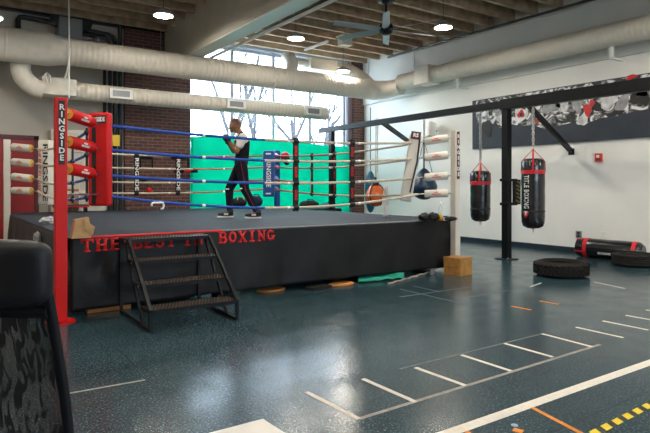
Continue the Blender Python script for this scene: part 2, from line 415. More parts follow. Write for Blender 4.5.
# ================================================================ OUTSIDE
struct(MB().bx(-60, 70, -60, 90, -.6, -.4).build('ground', M['snow']))
def tree(px, Y, h, seed, label):
    rnd = random.Random(seed); base = onY(px, 186, Y); base.z = -.4
    mb = MB(); t = Vector(base)
    def grow(p, d, L, r, lev):
        pts = [p]; n = 4 if lev < 2 else 3; q = Vector(p); dd = Vector(d)
        for i in range(n):
            dd = (dd + Vector((rnd.uniform(-.18, .18), rnd.uniform(-.18, .18), rnd.uniform(-.05, .12)))).normalized()
            q = q + dd*L/n; pts.append(q)
        mb.tube(pts, [r*(1-.55*i/n) for i in range(n+1)], 5 if lev < 2 else 4, cap=False)
        if lev >= 5: return
        for k in range(3 if lev < 4 else 2):
            i = rnd.randint(1 if lev else 2, n); a = rnd.uniform(0, 2*math.pi); sp = rnd.uniform(.45, .95)
            nd = (dd + Vector((math.cos(a), math.sin(a), rnd.uniform(-.1, .4)))*sp).normalized()
            grow(pts[i], nd, L*rnd.uniform(.55, .78), r*.5, lev+1)
    grow(t, Vector((rnd.uniform(-.12, .12), 0, 1)), h*.42, h*.015, 0)
    o = mb.build('bare_tree', M['bark'], loc=t); tag(o, label, 'tree', 'bare trees outside the window')
tree(222, 22, 12, 3, 'bare winter tree outside behind the standing boxer, thin branches')
tree(262, 19, 10, 11, 'bare winter tree outside the second window bay, slanted limbs')
tree(325, 21, 11, 5, 'bare winter tree outside behind the far end of the lower duct')
tree(290, 30, 14, 8, 'more distant bare tree outside, seen between the nearer two trees')

# green sheet over the lower window
def gfn(u, v):
    x = WX0+.0+u*(WX1-WX0-.12); z = .5+v*(2.565-.5)+.05*math.sin(u*5)*(v)
    return (x, YB-.16-.03*noise.noise(Vector((x*2, z*3, 0)))-.015*math.sin(x*9+z*2), z)
g = MB().grid(gfn, 60, 24).build('green_sheet', M['green'], loc=(7.6, YB-.16, .5), solid=.004)
tag(g, 'bright green plastic sheet hung across the lower half of the tall window', 'sheet')

# ================================================================ DUCTS
def ring_seam(mb, c, r, ax): mb.lathe([(r, -.02), (r+.012, -.012), (r+.012, .012), (r, .02)], c, ax, 24)
def duct(name, pts, r, label, mt, seams=(), ax='X'):
    t = thing(name, pts[0], label, 'duct')
    MB().tube(pts, r, 28).build('duct_body', mt, t)
    for s_ in seams:
        m_ = MB(); ring_seam(m_, s_, r, ax); m_.build('duct_collar', M['duct_b'], t)
    return t
YU = 11.8; ZU = CAM_H+.2205*YU; RU = .262
up = duct('ventilation_duct', [(XL, YU, ZU), (1.0, YU, ZU), (1.75, YU, ZU)], RU+.05, 'upper round beige duct crossing the whole window wall', M['duct_b'])
MB().tube([(1.75, YU, ZU), (2.0, YU, ZU)], [RU+.05, RU], 28).build('reducer', M['duct_b'], up)
MB().tube([(2.0, YU, ZU), (9.55, YU, ZU)], RU, 28).build('spiral_section', M['duct_x'], up)
for x in (1.0, 4.4, 6.6, 8.6): m_ = MB(); ring_seam(m_, (x, YU, ZU), RU+(.05 if x < 1.7 else 0), 'X'); m_.build('duct_collar', M['duct_b'], up)
MB().tube([(9.5, YU, ZU), (9.8, YU, ZU), (10.0, YU-.1, ZU+.02), (10.15, YU-.3, ZU+.04), (10.2, YU-.6, ZU+.06)], [RU, RU, RU*.95, .23, .22], 24).build('elbow', M['duct_b'], up)
for x in (.6, 3.9, 7.1):
    MB().tube([(x, YU, ZU+RU), (x, YU, ZC)], .006, 6).build('hanger_rod', M['grey_metal'], up)
# right wall duct
XRD = 10.2; ZR = CAM_H+.272*XRD
rd = duct('ventilation_duct', [(XRD, YU-.6, ZR), (XRD, 10.3, ZR)], .21, 'round beige duct running along the white wall above the mural', M['duct_b'])
MB().bx(XRD-.25, XRD+.2, 9.95, 10.45, ZR-.22, ZR+.24).build('damper_box', M['duct_b'], rd, bevel=.015)
MB().tube([(XRD, 9.95, ZR), (XRD, 9.6, ZR), (XRD, YF+.1, ZR)], [.2, .215, .215], 28).build('spiral_section', M['duct_y'], rd)
for yy in (9.2, 5.5):
    MB().bx(XRD-.03, XRD+.03, yy-.03, yy+.03, ZR-.42, ZR-.2).build('support_bracket', M['white_metal'], rd)
    MB().bx(XRD-.03, XR-.05, yy-.03, yy+.03, ZR-.44, ZR-.40).build('support_bracket', M['white_metal'], rd)
# lower duct with registers
YL = 12.3; ZL = CAM_H+.157*YL; RL = .178
xs = onY(68, 90, YL).x; xe = onY(326, 115, YL).x
ld = thing('ventilation_duct', (xs, YL, ZL), 'lower round beige duct with side registers, ending in front of the window', 'duct')
MB().tube([(xs, YL, ZL), (xe-.04, YL, ZL), (xe, YL, ZL)], [RL, RL, RL*.93], 28).build('spiral_section', M['duct_x'], ld)
for x in (3.75, 5.9): m_ = MB(); ring_seam(m_, (x, YL, ZL), RL, 'X'); m_.build('duct_collar', M['duct_b'], ld)
for px in (121, 236, 313):
    q = onY(px, 99, YL-RL-.02)
    rg = MB().bx(q.x-.24, q.x+.24, YL-RL-.06, YL-.05, ZL-.11, ZL+.10).build('register', M['white_metal'], ld, bevel=.01)
    MB().bx(q.x-.17, q.x+.17, YL-RL-.068, YL-RL-.05, ZL-.065, ZL+.06).build('register_grille', M['grey_metal'], rg)
xb = onY(40, 90, YL).x
MB().bx(xb, xs+.12, YL-.24, YL+.2, ZL-.14, ZL+.2).build('transition_box', M['duct_b'], ld, bevel=.01)
e0 = onY(25, 62, YL)
MB().tube([onY(a_, b_, 12.1) for a_, b_ in ((21, 52), (20.5, 62), (20.5, 70), (23, 77), (28, 83), (35, 88), (43, 90))], .175, 20).build('elbow', M['duct_b'], ld)
tb = [onY(70, 95, YL-.3), onY(70, 62, YU-.4)]
for a_, b_, k_ in (((69, 80), (69, 0), .014),):
    o = MB().tube([onY(69, 98, 11.35), onY(69, 50, 11.35), Vector((onY(69, 50, 11.35).x, 11.35, ZC))], .016, 8).build('conduit', M['white_metal'], loc=onY(69, 98, 11.35))
    tag(o, 'thin white vertical conduit dropping past the left end of both ducts', 'pipe')
o = MB().tube([onY(47, 82, 11.9), onY(45, 75, 11.9), onY(47, 73, 11.9), onY(50, 76, 11.9), onY(50, 82, 11.9)], .018, 8).build('cable_loop', M['white_metal'], loc=onY(47, 82, 11.9))
tag(o, 'short white cable loop on top of the duct transition box', 'cable')
o = MB().tube([onY(64, 81, 11.7), onY(67, 72, 11.6), onY(69, 60, 11.5), onY(70, 48, 11.45)], .018, 8).build('drop_cable', M['white_metal'], loc=onY(64, 81, 11.7))
tag(o, 'white cable curving up from the transition box to the conduit', 'cable')
# little branch duct above the upper one
bx_ = onY(293, 66, YU).x
bd = thing('branch_duct', (bx_, YU, ZU+RU), 'small beige branch duct rising from the upper duct and running to the corner', 'duct')
MB().tube([(bx_, YU+.05, ZU+.2), (bx_, YU+.05, ZU+.46), (bx_-.02, YU+.12, ZU+.58), (bx_+.03, YU+.35, ZU+.62), (bx_+.2, YU+.45, ZU+.60)], .15, 20).build('elbow', M['duct_b'], bd)
MB().tube([(bx_+.15, YU+.45, ZU+.6), (bx_+.75, YU+.45, ZU+.58)], .09, 16).build('neck', M['duct_b'], bd)
MB().bx(bx_+.7, bx_+1.55, YU+.25, YU+.65, ZU+.42, ZU+.72).build('transition_box', M['duct_b'], bd, bevel=.02)
MB().tube([(bx_+1.5, YU+.45, ZU+.57), (bx_+2.1, YU+.45, ZU+.52), (bx_+2.5, YU+.4, ZU+.35), (bx_+2.72, YU+.25, ZU+.1)], [.17, .2, .2, .2], 20).build('elbow', M['duct_x'], bd)

# pipes and the fan coil on the back wall, left
def pipe(px0, pts, Y, r, name, label, m_='dark_pipe', cat='pipe', group=None):
    P = [onY(a, b, Y) if not isinstance(a, Vector) else a for a, b in pts]
    P = [p for p in P if True]
    o = MB().tube(P, r, 10).build(name, M[m_], loc=P[0]); return tag(o, label, cat, group)
pipe(0, [(18, 60), (18, 20), (20, 17), (24, 17), (56, 23)], YB-.2, .055, 'insulated_pipe', 'thick black pipe from the left duct up to the wall unit')
pipe(0, [(80, 29), (108, 34.5), (113, 37), (115, 42), (115, 215)], YB-.2, .05, 'insulated_pipe', 'thick black pipe running right from the wall unit then straight down')
pipe(0, [(80, 33), (104, 38), (109, 41), (110, 46), (110, 215)], YB-.3, .045, 'insulated_pipe', 'black pipe just left of the thick one beside the brick pillar')
pipe(0, [(104.5, 50), (104.5, 215)], YB-.2, .035, 'riser_pipe', 'leftmost black riser pipe of the four beside the brick pillar')
pipe(0, [(120, 26), (120.5, 215)], YB-.2, .05, 'riser_pipe', 'rightmost black riser pipe touching the edge of the brick pillar')
q = onY(68, 36, YB-.3)
fc = thing('fan_coil_unit', (q.x, YB-.3, q.z-.4), 'grey wall mounted ventilation unit with black clamps above the upper duct', 'ventilation unit')
MB().bx(q.x-.22, q.x+.26, YB-.5, YB-.1, q.z-.42, q.z+.36).build('housing', M['grey_metal'], fc, bevel=.02)
for sx in (-.3, .33):
    for sz in (-.28, .26): MB().beam((q.x+sx, YB-.35, q.z+sz-.1), (q.x+sx+.06, YB-.35, q.z+sz+.1), .07, .2).build('clamp', M['dark_pipe'], fc)
pipe(0, [(84, 39), (93, 39)], YB-.2, .03, 'side_pipe', 'short grey pipe stub right of the wall ventilation unit', 'grey_metal')
o = MB().ell(onY(97, 40, YB-.25), .09).build('valve', M['grey_metal'], loc=onY(97, 40, YB-.25)); tag(o, 'small grey round valve right of the wall ventilation unit', 'valve')
# yellow tags on the risers
o = MB().bx(onY(112, 140, YB-.3).x, onY(119, 140, YB-.3).x, YB-.36, YB-.34, onY(112, 146, YB-.3).z, onY(112, 135, YB-.3).z).build('yellow_tag', M['yellow'], loc=onY(115, 146, YB-.35))
tag(o, 'yellow tag wrapped on the black riser pipes beside the brick pillar', 'tag')

# right wall conduits
def wallpipe(pts, r, label, m_='white_metal', X=XR-.08):
    P = [onX(a, b, X) for a, b in pts]; o = MB().tube(P, r, 8).build('wall_conduit', M[m_], loc=P[0]); return tag(o, label, 'pipe')
wallpipe([(461, 24), (461.5, 34), (464, 37), (470, 36), (560, 14)], .012, 'thin white conduit bending along the upper wall beside the brightest lamp')
wallpipe([(368, 96), (368, 60), (370, 55), (412, 51.5), (414, 54), (414, 78)], .014, 'white conduit arching over the damper box of the wall duct')
wallpipe([(370, 104), (383, 99), (400, 96), (416, 93)], .02, 'pale pipe under the corner where the two ducts meet')
b0 = onZ(0, 0, 5.0)
P = [Vector((XR-.25, 11.9, 4.94)), Vector((XR-.25, 2.5, 4.94))]
o = MB().tube(P, .03, 8).build('ceiling_pipe', M['dark_pipe'], loc=P[0]); tag(o, 'dark pipe hung under the ceiling along the top of the white wall', 'pipe')
P = [Vector((6.08, 11.6, 4.86)), Vector((6.08, 2, 4.86))]
o = MB().tube(P, .035, 8).build('ceiling_pipe', M['dark_pipe'], loc=P[0]); tag(o, 'black pipe hung below the joists left of the fan', 'pipe')
P = [Vector((BX1+.12, YB-.3, BZ-.06)), Vector((BX1+.12, 2, BZ-.06))]
o = MB().tube(P, .03, 8).build('ceiling_pipe', M['white_metal'], loc=P[0]); tag(o, 'white pipe running beside the lower edge of the big ceiling beam', 'pipe')
P = [onZ(241, 39, 4.9), onZ(258, 31, 4.9)]
o = MB().tube([(6.2, 11.2, 4.9), (5.5, 11.9, 4.9)], .025, 6).build('strut_channel', M['white_metal'], loc=(6.2, 11.2, 4.9)); tag(o, 'short white strut under the ceiling near the beam end', 'strut')
a = onZ(305, 50, 4.8); b = onZ(328.5, 41, 4.8)
o = MB().beam(a, b, .05, .05).build('strut_channel', M['white_metal'], loc=a); tag(o, 'white strut under the ceiling right of the hanging lamp over the window', 'strut')
q = atD(345, 42, 13); o = MB().box(q, (.28, .2, .18)).box(q+Vector((0, 0, .11)), (.34, .24, .04)).build('ceiling_projector', M['white_metal'], loc=q, bevel=.01)
MB().tube([q+Vector((0, 0, .1)), Vector((q.x, q.y, ZC))], .012, 6).build('hanger_rod', M['grey_metal'], o)
tag(o, 'small white box unit hung under the ceiling left of the fan', 'ceiling unit')

# ================================================================ LAMPS
def make_lamp(loc, label, group='round ceiling lamps'):
    t = thing('high_bay_lamp', loc, label, 'lamp', group); x, y, z = loc
    MB().lathe([(.02, .10), (.07, .10), (.08, .05), (.16, .045), (.18, .02), (.18, -.012), (.165, -.015)], loc, seg=28).build('housing', M['lamp_body'], t)
    MB().lathe([(.001, -.018), (.16, -.018), (.16, -.010), (.001, -.010)], loc, seg=28).build('diffuser', M['lamp'], t)
    MB().tube([(x, y, z+.1), (x, y, ZC+.01)], .006, 6).build('suspension_cable', M['black'], t)
    return t
make_lamp((3.33, 9.94, 4.42), 'round glowing ceiling lamp hanging left of the big beam end')
l2 = make_lamp((6.11, 9.92, 4.42), 'round glowing ceiling lamp hanging in front of the window top')
make_lamp((8.03, 7.62, 4.42), 'brightest round ceiling lamp, hanging right of the fan by the white wall')
make_lamp((8.6, 11.65, 4.32), 'round ceiling lamp lowest in view, just above the upper duct near the corner')
make_lamp((.66, 10.0, 3.95), 'round ceiling lamp cut off at the upper left edge')
for (x, y) in ((-2.4, 7.5), (.8, 6.2), (3.33, 5.2), (6.3, 4.9), (8.9, 3.4), (3.33, .6), (6.3, .4), (9.0, -.6), (.3, 1.2), (-2.5, 1.5)):  # lamps out of view, added to brighten the near floor
    make_lamp((x, y, 4.42), 'unseen round ceiling lamp added to light the near gym floor', 'unseen ceiling lamps added for the near floor')

# ================================================================ FAN
hub = Vector((7.21, 8.35, 4.4))
fan = thing('ceiling_fan', (hub.x, hub.y, ZC), 'six blade ceiling fan with black motor and pale grey blades', 'fan')
MB().lathe([(.03, .16), (.09, .13), (.13, .09), (.13, -.05), (.08, -.09), (.02, -.10)], hub, seg=24).build('motor', M['black_plastic'], fan)
MB().tube([hub+Vector((0, 0, .1)), Vector((hub.x, hub.y, ZC-.02))], .022, 10).build('downrod', M['black_plastic'], fan)
MB().lathe([(.03, -.16), (.16, -.10), (.18, 0), (.001, 0)], (hub.x, hub.y, ZC-.30), seg=20).build('ceiling_mount', M['black_plastic'], fan)
for k in range(6):
    th = R(24+60*k); d = RT*math.cos(th)+FW*math.sin(th); n = Vector((-d.y, d.x, 0)); z = Vector((0, 0, 1))
    w = n*.075+z*.028
    bl = MB(); a = hub+d*.13; e = hub+d*1.12; m1 = hub+d*.3
    bl.prism([a-w*.5, m1-w, e-w*.8, e+w*.8, m1+w, a+w*.5], z*.012).build('blade', M['fan_blade'], fan)

# ================================================================ MURAL AND WALL FITTINGS
mt = CAM_H+.1925*XR; mbot = 2.235; my0, my1 = onX(472.3, 120, XR-.05).y, 3.0
mu = thing('wall_mural', (XR-.03, (my0+my1)/2, mbot), 'long mural on the white wall, black and white boxing collage over a charcoal panel', 'mural')
MB().bx(XR-.05, XR, my1, my0, mbot, mt).build('panel', M['mural_panel'], mu, bevel=.004)
pts = []
lowe = [(476, 122), (482, 127), (490, 122), (500, 128), (512, 124), (520, 126), (533, 125), (545, 129), (556, 126), (570, 123), (585, 124), (600, 118), (618, 116), (635, 111), (650, 109)]
top = []
for (a, b) in lowe: p = onX(a, b, XR-.053); top.append((p.y, p.z))
top += [(4.3, 2.74), (3.05, 2.7)]
pr = MB(); poly = [Vector((XR-.056, y_, z_)) for y_, z_ in top]; uppe = [Vector((XR-.056, y_, mt-.02)) for y_, z_ in top]
for i in range(len(poly)-1):
    pr.prism([poly[i], poly[i+1], uppe[i+1], uppe[i]], (.006, 0, 0))
pr.build('printed_collage', M['mural'], mu)
def blob(cx, cy, rx, rz, rot, m_, name, seed, dx=.0):
    rnd = random.Random(seed); c = onX(cx, cy, XR-.058-dx); ps = []
    for k in range(18):
        a = 2*math.pi*k/18; rr = 1+.18*math.sin(3*a+seed)+.08*rnd.uniform(-1, 1)
        yy, zz = rx*rr*math.cos(a), rz*rr*math.sin(a)
        ps.append(Vector((c.x, c.y-(yy*math.cos(rot)-zz*math.sin(rot)), c.z+yy*math.sin(rot)+zz*math.cos(rot))))
    return MB().prism(ps, (.003, 0, 0)).build(name, M[m_], mu)
for i, (a, b, rx, rz, ro, m_) in enumerate([
        (487, 128, .13, .2, .3, 'text_black'), (503, 119, .17, .14, .5, 'print_pale'), (520.5, 114.5, .16, .17, .2, 'print_pale'), (498, 113, .08, .09, 0, 'print_grey'),
        (551, 106, .2, .15, .3, 'print_grey'), (563, 103, .14, .17, .0, 'print_pale'), (577, 103, .10, .2, .2, 'print_grey'), (583, 119, .16, .10, .9, 'print_pale'),
        (608, 99, .17, .2, .1, 'print_pale'), (623, 101, .10, .22, -.5, 'print_grey'), (640, 96, .17, .17, 0, 'text_black'), (643, 92, .11, .08, .3, 'print_grey'),
        (598, 107, .08, .16, 1.0, 'text_black'), (540, 118, .09, .12, .4, 'print_pale')]):
    blob(a, b, rx, rz, ro, m_, 'printed_figure', i)
for i, (a, b, rx, rz, ro) in enumerate([(521, 114, .09, .085, .4), (538, 120, .07, .06, .9), (587.5, 110, .08, .13, .2), (592, 103, .05, .07, .1), (631.5, 77, .11, .04, .15)]):
    blob(a, b, rx, rz, ro, 'print_red', 'printed_red_glove', i+30, .004)
c = onX(521, 114, XR-.066); blob(521, 114.5, .04, .04, 0, 'text_black', 'printed_figure', 50, .008)
# fire alarm, outlets, speaker
q = onX(598.5, 157.5, XR-.03)
o = thing('fire_alarm', q, 'small red fire alarm box on the white wall right of the hanging bags', 'alarm')
MB().bx(XR-.05, XR, q.y-.07, q.y+.07, q.z-.08, q.z+.08).build('alarm_housing', M['fire'], o, bevel=.006)
MB().bx(XR-.058, XR-.05, q.y-.025, q.y+.03, q.z+.0, q.z+.045).build('alarm_window', M['text_white'], o)
MB().bx(XR-.058, XR-.05, q.y-.05, q.y+.04, q.z-.05, q.z-.03).build('alarm_handle', M['maroon'], o)
for a, b, lb in ((578.5, 234.5, 'grey wall socket above the near end of the lying bag'), (603.5, 235, 'white wall socket above the middle of the lying bag')):
    q = onX(a, b, XR-.01)
    o = thing('wall_socket', q, lb, 'wall socket')
    MB().bx(XR-.012, XR, q.y-.06, q.y+.06, q.z-.07, q.z+.07).build('cover_plate', M['grey_metal'] if a < 590 else M['wall_white'], o, bevel=.003)
    for dz in (-.03, .03): MB().bx(XR-.017, XR-.012, q.y-.02, q.y+.02, q.z+dz-.018, q.z+dz+.018).build('outlet', M['black_plastic'] if a < 590 else M['white_metal'], o)
q = onX(429.5, 130.5, XR-.25)
o = thing('wall_speaker', q, 'tilted white speaker box on the wall above the white corner post', 'speaker')
rm = Matrix.Rotation(R(-12), 3, 'X') @ Matrix.Rotation(R(18), 3, 'Y')
MB().box(q, (.22, .26, .42), rm).build('cabinet', M['white_metal'], o, bevel=.015)
MB().box(q+rm @ Vector((-.115, 0, 0)), (.01, .2, .34), rm).build('grille', M['duct_b'], o)
MB().tube([q, Vector((XR, q.y, q.z))], .02, 8).build('bracket', M['black_steel'], o)

# ================================================================ BAG RIG (black steel frame)
GX = 8.64; GZ0, GZ1 = 2.78, 2.93
col = onZ(506, 259.2, 0)
rig = thing('steel_bag_rig', (GX, col.y, 0), 'black steel frame of beams and posts carrying the hanging punching bags', 'frame')
def post(x, y, z1, nm='post'):
    p = MB().bx(x-.065, x+.065, y-.065, y+.065, .012, z1).build(nm, M['black_steel'], rig, bevel=.006)
    b = MB().bx(x-.15, x+.15, y-.15, y+.15, 0, .014)
    b.build('base_plate', M['black_steel'], p)
    for sx in (-.11, .11):
        for sy in (-.11, .11): MB().lathe([(.016, .013), (.016, .035), (.008, .045)], (x+sx, y+sy, 0), seg=6).build('bolt', M['grey_metal'], p)
    return p
post(GX, col.y, GZ1)
post(GX, 12.2, GZ0+.02)
MB().bx(GX-.075, GX+.075, 1.5, col.y+.1, GZ0-.02, GZ1+.02).build('near_beam', M['black_steel'], rig, bevel=.006)
MB().bx(GX-.06, GX+.06, col.y+.1, 12.75, GZ0+.02, GZ1).build('far_beam', M['black_steel'], rig, bevel=.006)
MB().beam((GX+.02, 6.18, GZ0+.02), onX(570.5, 150.5, XR-.03), .07, .09).build('brace', M['black_steel'], rig, bevel=.004)
e_ = onX(571, 151, XR-.02)
MB().bx(XR-.02, XR, e_.y-.06, e_.y+.06, e_.z-.08, e_.z+.05).build('wall_plate', M['black_steel'], rig)
MB().beam(onX(383, 123, GX), onX(416, 147, XR-.03), .07, .1).build('brace', M['black_steel'], rig, bevel=.004)
# column mounted pad with clamps
cm = thing('uppercut_pad', (GX+.15, col.y-.1, 1.45), 'small dark panel with olive print clamped to the steel column', 'pad')
zc = 1.45+.03
q = atD(513.5, 192, 10.35)
MB().box((GX+.17, col.y-.09, q.z), (.17, .05, .46), R(-8)).build('pad_panel', M['black_vinyl'], cm, bevel=.008)
olive = mat('olive_print', (.16, .17, .03), .5)
for i in range(6):
    MB().box((GX+.165+.02*(i % 2), col.y-.122, q.z-.17+i*.07), (.10-.01*(i % 3), .004, .028), Matrix.Rotation(R(-8), 3, 'Z') @ Matrix.Rotation(R(25), 3, 'Y')).build('printed_mark', olive, cm)
for dz in (-.22, .22): MB().box((GX+.03, col.y-.02, q.z+dz), (.26, .2, .05)).build('clamp', M['black_steel'], cm, bevel=.005)

# ---------------------------------------------------------------- hanging bags
def chain(parent, p0, p1, link=.07, r=.0085, name='chain'):
    p0, p1 = Vector(p0), Vector(p1); d = p1-p0; n = max(2, int(d.length/(link*.72))); mb = MB(); z = d.normalized()
    x = z.cross(Vector((0, 1, 0))).normalized(); y = z.cross(x)
    for i in range(n):
        c = p0+d*((i+.5)/n); u = x if i % 2 else y; w = z.cross(u)
        q = Matrix((z, u, w)).transposed(); mb.torus(c, link*.32, r, q, 8, 5, sx=1.55)
    return mb.build(name, M['chrome'], parent)
def bag(y, ztop, zbot, r, label, lettering=None):
    x = GX; t = thing('heavy_bag', (x, y, zbot), label, 'punching bag', 'heavy bags hanging from the steel frame')
    H = ztop-zbot; prof = [(.001, 0), (r*.55, .01), (r*.86, .045), (r*.97, .11)]
    for k in range(1, 9): prof.append((r*(1+.012*math.sin(k*2.3)), .11+(H-.2)*k/9))
    prof += [(r, H-.08), (r*.93, H-.03), (r*.7, H), (.001, H+.005)]
    MB().lathe(prof, (x, y, zbot), seg=32).build('bag_body', M['bag_black'], t)
    MB().lathe([(r*1.0, H-.27), (r*1.025, H-.265), (r*1.025, H-.205), (r*1.0, H-.20)], (x, y, zbot), seg=32).build('red_band', M['bag_red'], t)
    MB().lathe([(r*1.0, H*.24), (r*1.015, H*.24+.005), (r*1.015, H*.24+.02), (r*1.0, H*.24+.025)], (x, y, zbot), seg=32).build('seam_band', M['black'], t)
    ap = Vector((x, y, ztop+.17))
    for k in range(4):
        a = R(35+90*k); dx, dy = math.cos(a), math.sin(a)
        s_ = MB(); s_.beam((x+dx*r*1.02, y+dy*r*1.02, ztop-.24), (x+dx*r*.99, y+dy*r*.99, ztop-.05), .035, .012, up=(dx, dy, 0))
        s_.beam((x+dx*r*.99, y+dy*r*.99, ztop-.05), ap, .03, .012, up=(dx, dy, 0))
        s_.build('hanging_strap', M['bag_red'], t)
    for k in range(3): # white stitches of the crown
        a = R(200+25*k); MB().box((x+math.cos(a)*r*.97, y+math.sin(a)*r*.97, ztop-.1), (.02, .02, .05)).build('crown_rivet', M['chrome'], t)
    MB().torus(ap+Vector((0, 0, .02)), .03, .007, Matrix.Rotation(R(90), 3, 'X')).build('top_ring', M['chrome'], t)
    chain(t, ap+Vector((0, 0, .04)), (x, y, GZ0-.02))
    chain(t, ap+Vector((.03, .02, .05)), (x+.03, y+.02, GZ0-.02))
    MB().box((x-r*.42, y-r*.25, zbot+.03), (.05, .06, .05), R(35)).build('bottom_patch', M['bag_red'], t)
    MB().tube([(x, y, zbot+.005), (x, y, zbot-.03)], .012, 8).torus((x, y, zbot-.045), .02, .005, Matrix.Rotation(R(90), 3, 'X')).build('bottom_ring', M['chrome'], t)
    if lettering:
        m_ = MB(); rr = r*1.022; zc_ = zbot+H*.525
        def fn(a, b, c): ph = math.pi+.0+b/rr; return Vector((x+(rr+c)*math.cos(ph), y+(rr+c)*math.sin(ph), zc_-a))
        text(m_, lettering, .135, (0, 0, 0), (1, 0, 0), (0, 1, 0), bold=.012, spacing=1.1, fitw=.58, fn=fn)
        m_.build('lettering', M['text_white'], t)
        lg = MB()
        def fn2(a, b, c): ph = math.pi+b/rr; return Vector((x+(rr+c)*math.cos(ph), y+(rr+c)*math.sin(ph), zbot+.24+a))
        lg.add([fn2(-.06, -.01, .004), fn2(.05, -.05, .004), fn2(.05, .05, .004), fn2(-.01, .03, .004), fn2(-.01, -.03, .004)], [(0, 4, 1, 2, 3)])
        lg.build('red_emblem', M['bag_red'], t, solid=.004)
        l2_ = MB(); 
        def fn3(a, b, c): ph = math.pi+a/rr; return Vector((x+(rr+c)*math.cos(ph), y+(rr+c)*math.sin(ph), zbot+.27+b))
        text(l2_, 'T', .09, (0, 0, 0), (1, 0, 0), (0, 1, 0), bold=.05, fn=lambda a, b, c: fn3(a, b, c+.008)); l2_.build('emblem_letter', M['text_white'], t)
    return t
bag(7.23, 1.64, .66, .19, 'black heavy bag with red band hanging left of the steel column')
bag(6.06, 1.83, .60, .198, 'larger black heavy bag with white vertical lettering hanging right of the steel column', 'TITLE BOXING')

# orange double end ball, navy teardrop bag, teal bag behind the ring
q = onX(375.5, 195, GX)
t = thing('orange_bag', (q.x, q.y, q.z-.25), 'orange and black round punching ball hanging on a white rope behind the ring', 'punching ball')
MB().ell(q, (.24, .24, .28), 24, 14, fn=lambda v: Vector((v.x*(1-.25*max(0, v.z)), v.y*(1-.25*max(0, v.z)), v.z))).build('ball', M['orange_ball'], t)
for k in range(4):
    a = R(20+90*k); MB().tube([q+Vector((math.cos(a)*.245*math.cos(b_), math.sin(a)*.245*math.cos(b_), .285*math.sin(b_))) for b_ in [R(-60+15*i) for i in range(9)]], .012, 6).build('panel_seam', M['black'], t)
MB().lathe([(.14, 0), (.03, .2), (.02, .25)], q+Vector((0, 0, .18)), seg=16).build('collar', M['black'], t)
MB().tube([q+Vector((0, 0, .4)), Vector((q.x+.02, q.y, GZ1+.05)), Vector((q.x+.08, q.y, GZ1+.05)), q+Vector((.05, 0, .55))], .014, 6).build('rope', M['cream_rope'], t)
q = onX(424, 186, GX)
t = thing('teardrop_bag', (q.x, q.y, q.z-.3), 'navy teardrop bag hanging on black straps behind the white corner pads', 'punching bag')
MB().ell(q, (.29, .29, .30), 24, 14, fn=lambda v: Vector((v.x*(1-.45*max(0, v.z)), v.y*(1-.45*max(0, v.z)), v.z*(1.3 if v.z > 0 else 1)))).build('bag_body', M['navy'], t)
for k in range(4):
    a = R(45+90*k); MB().beam(q+Vector((.18*math.cos(a), .18*math.sin(a), .26)), q+Vector((0, 0, 1.0)), .03, .01, up=(math.cos(a), math.sin(a), 0)).build('hanging_strap', M['black'], t)
chain(t, q+Vector((0, 0, 1.0)), (q.x, q.y, GZ0), link=.06)
q = onX(370.5, 184, 9.3)
t = thing('teal_bag', (q.x, q.y, .6), 'teal cloth bag hanging behind the orange ball by the brick corner', 'bag')
MB().ell((q.x, q.y, 1.2), (.15, .15, .55), 20, 12).build('bag_body', M['teal'], t)
MB().tube([(q.x, q.y, 1.7), (q.x, q.y, 3.4)], .01, 6).build('hanging_cord', M['black'], t)

# ================================================================ TYRES, LYING BAG, BLOCK
def tyre(c, Ro, Ri, H, label, m_, blocks):
    t = thing('tyre', (c.x, c.y, 0), label, 'tyre', 'old tyres lying flat on the floor')
    s_ = H*.5
    prof = [(Ri, H*.18), (Ri+.02, H*.06), (Ri+.07, .004), (Ro-.07, .0), (Ro-.025, H*.07), (Ro, H*.2), (Ro+.004, H*.5), (Ro, H*.8), (Ro-.025, H*.93), (Ro-.07, H), (Ri+.07, H-.004), (Ri+.02, H*.94), (Ri, H*.82), (Ri+.03, H*.6), (Ri+.08, H*.5), (Ri+.03, H*.4), (Ri, H*.18)]
    MB().lathe(prof, (c.x, c.y, 0), seg=56).build('casing', M[m_], t)
    tr = MB()
    if blocks:
        n = 34
        for k in range(n):
            for j, (zz, sg) in enumerate(((.24, 1), (.42, -1), (.60, 1), (.78, -1))):
                a = 2*math.pi*(k+.5*(j % 2))/n; q = Matrix.Rotation(a, 3, 'Z') @ Matrix.Rotation(R(28*sg), 3, 'X')
                tr.box((c.x+(Ro+.004)*math.cos(a), c.y+(Ro+.004)*math.sin(a), H*zz), (.034, .040, H*.12), q)
    else:
        for zz in (.22, .38, .54, .70, .84): tr.lathe([(Ro, -.012), (Ro+.012, -.01), (Ro+.012, .01), (Ro, .012)], (c.x, c.y, H*zz), seg=56)
    tr.build('tread', M[m_], t)
    for zz, rr in ((H-.012, Ro-.1),): MB().torus((c.x, c.y, H+.0), rr, .006, seg=40).build('sidewall_ring', M[m_], t)
    return t
c1 = onZ(561, 275.5, 0); tyre(c1, .375, .255, .225, 'blocky treaded tyre lying flat on the open floor, nearest the ring', 'rubber', True)
c2 = onZ(634.5, 265.5, 0); tyre(c2, .335, .22, .215, 'smoother ribbed tyre lying flat at the edge, before the lying bag', 'rubber_grey', False)
a = Vector((10.1, onX(577, 256, 10.1).y, .185)); b = Vector((10.25, onX(644, 256, 10.25).y, .175)); d = (b-a).normalized()
t = thing('heavy_bag', ((a+b)/2).xy.to_3d(), 'black heavy bag with red ends lying on the floor against the white wall', 'punching bag')
zq = d.to_track_quat('Z', 'Y').to_matrix(); L = (b-a).length
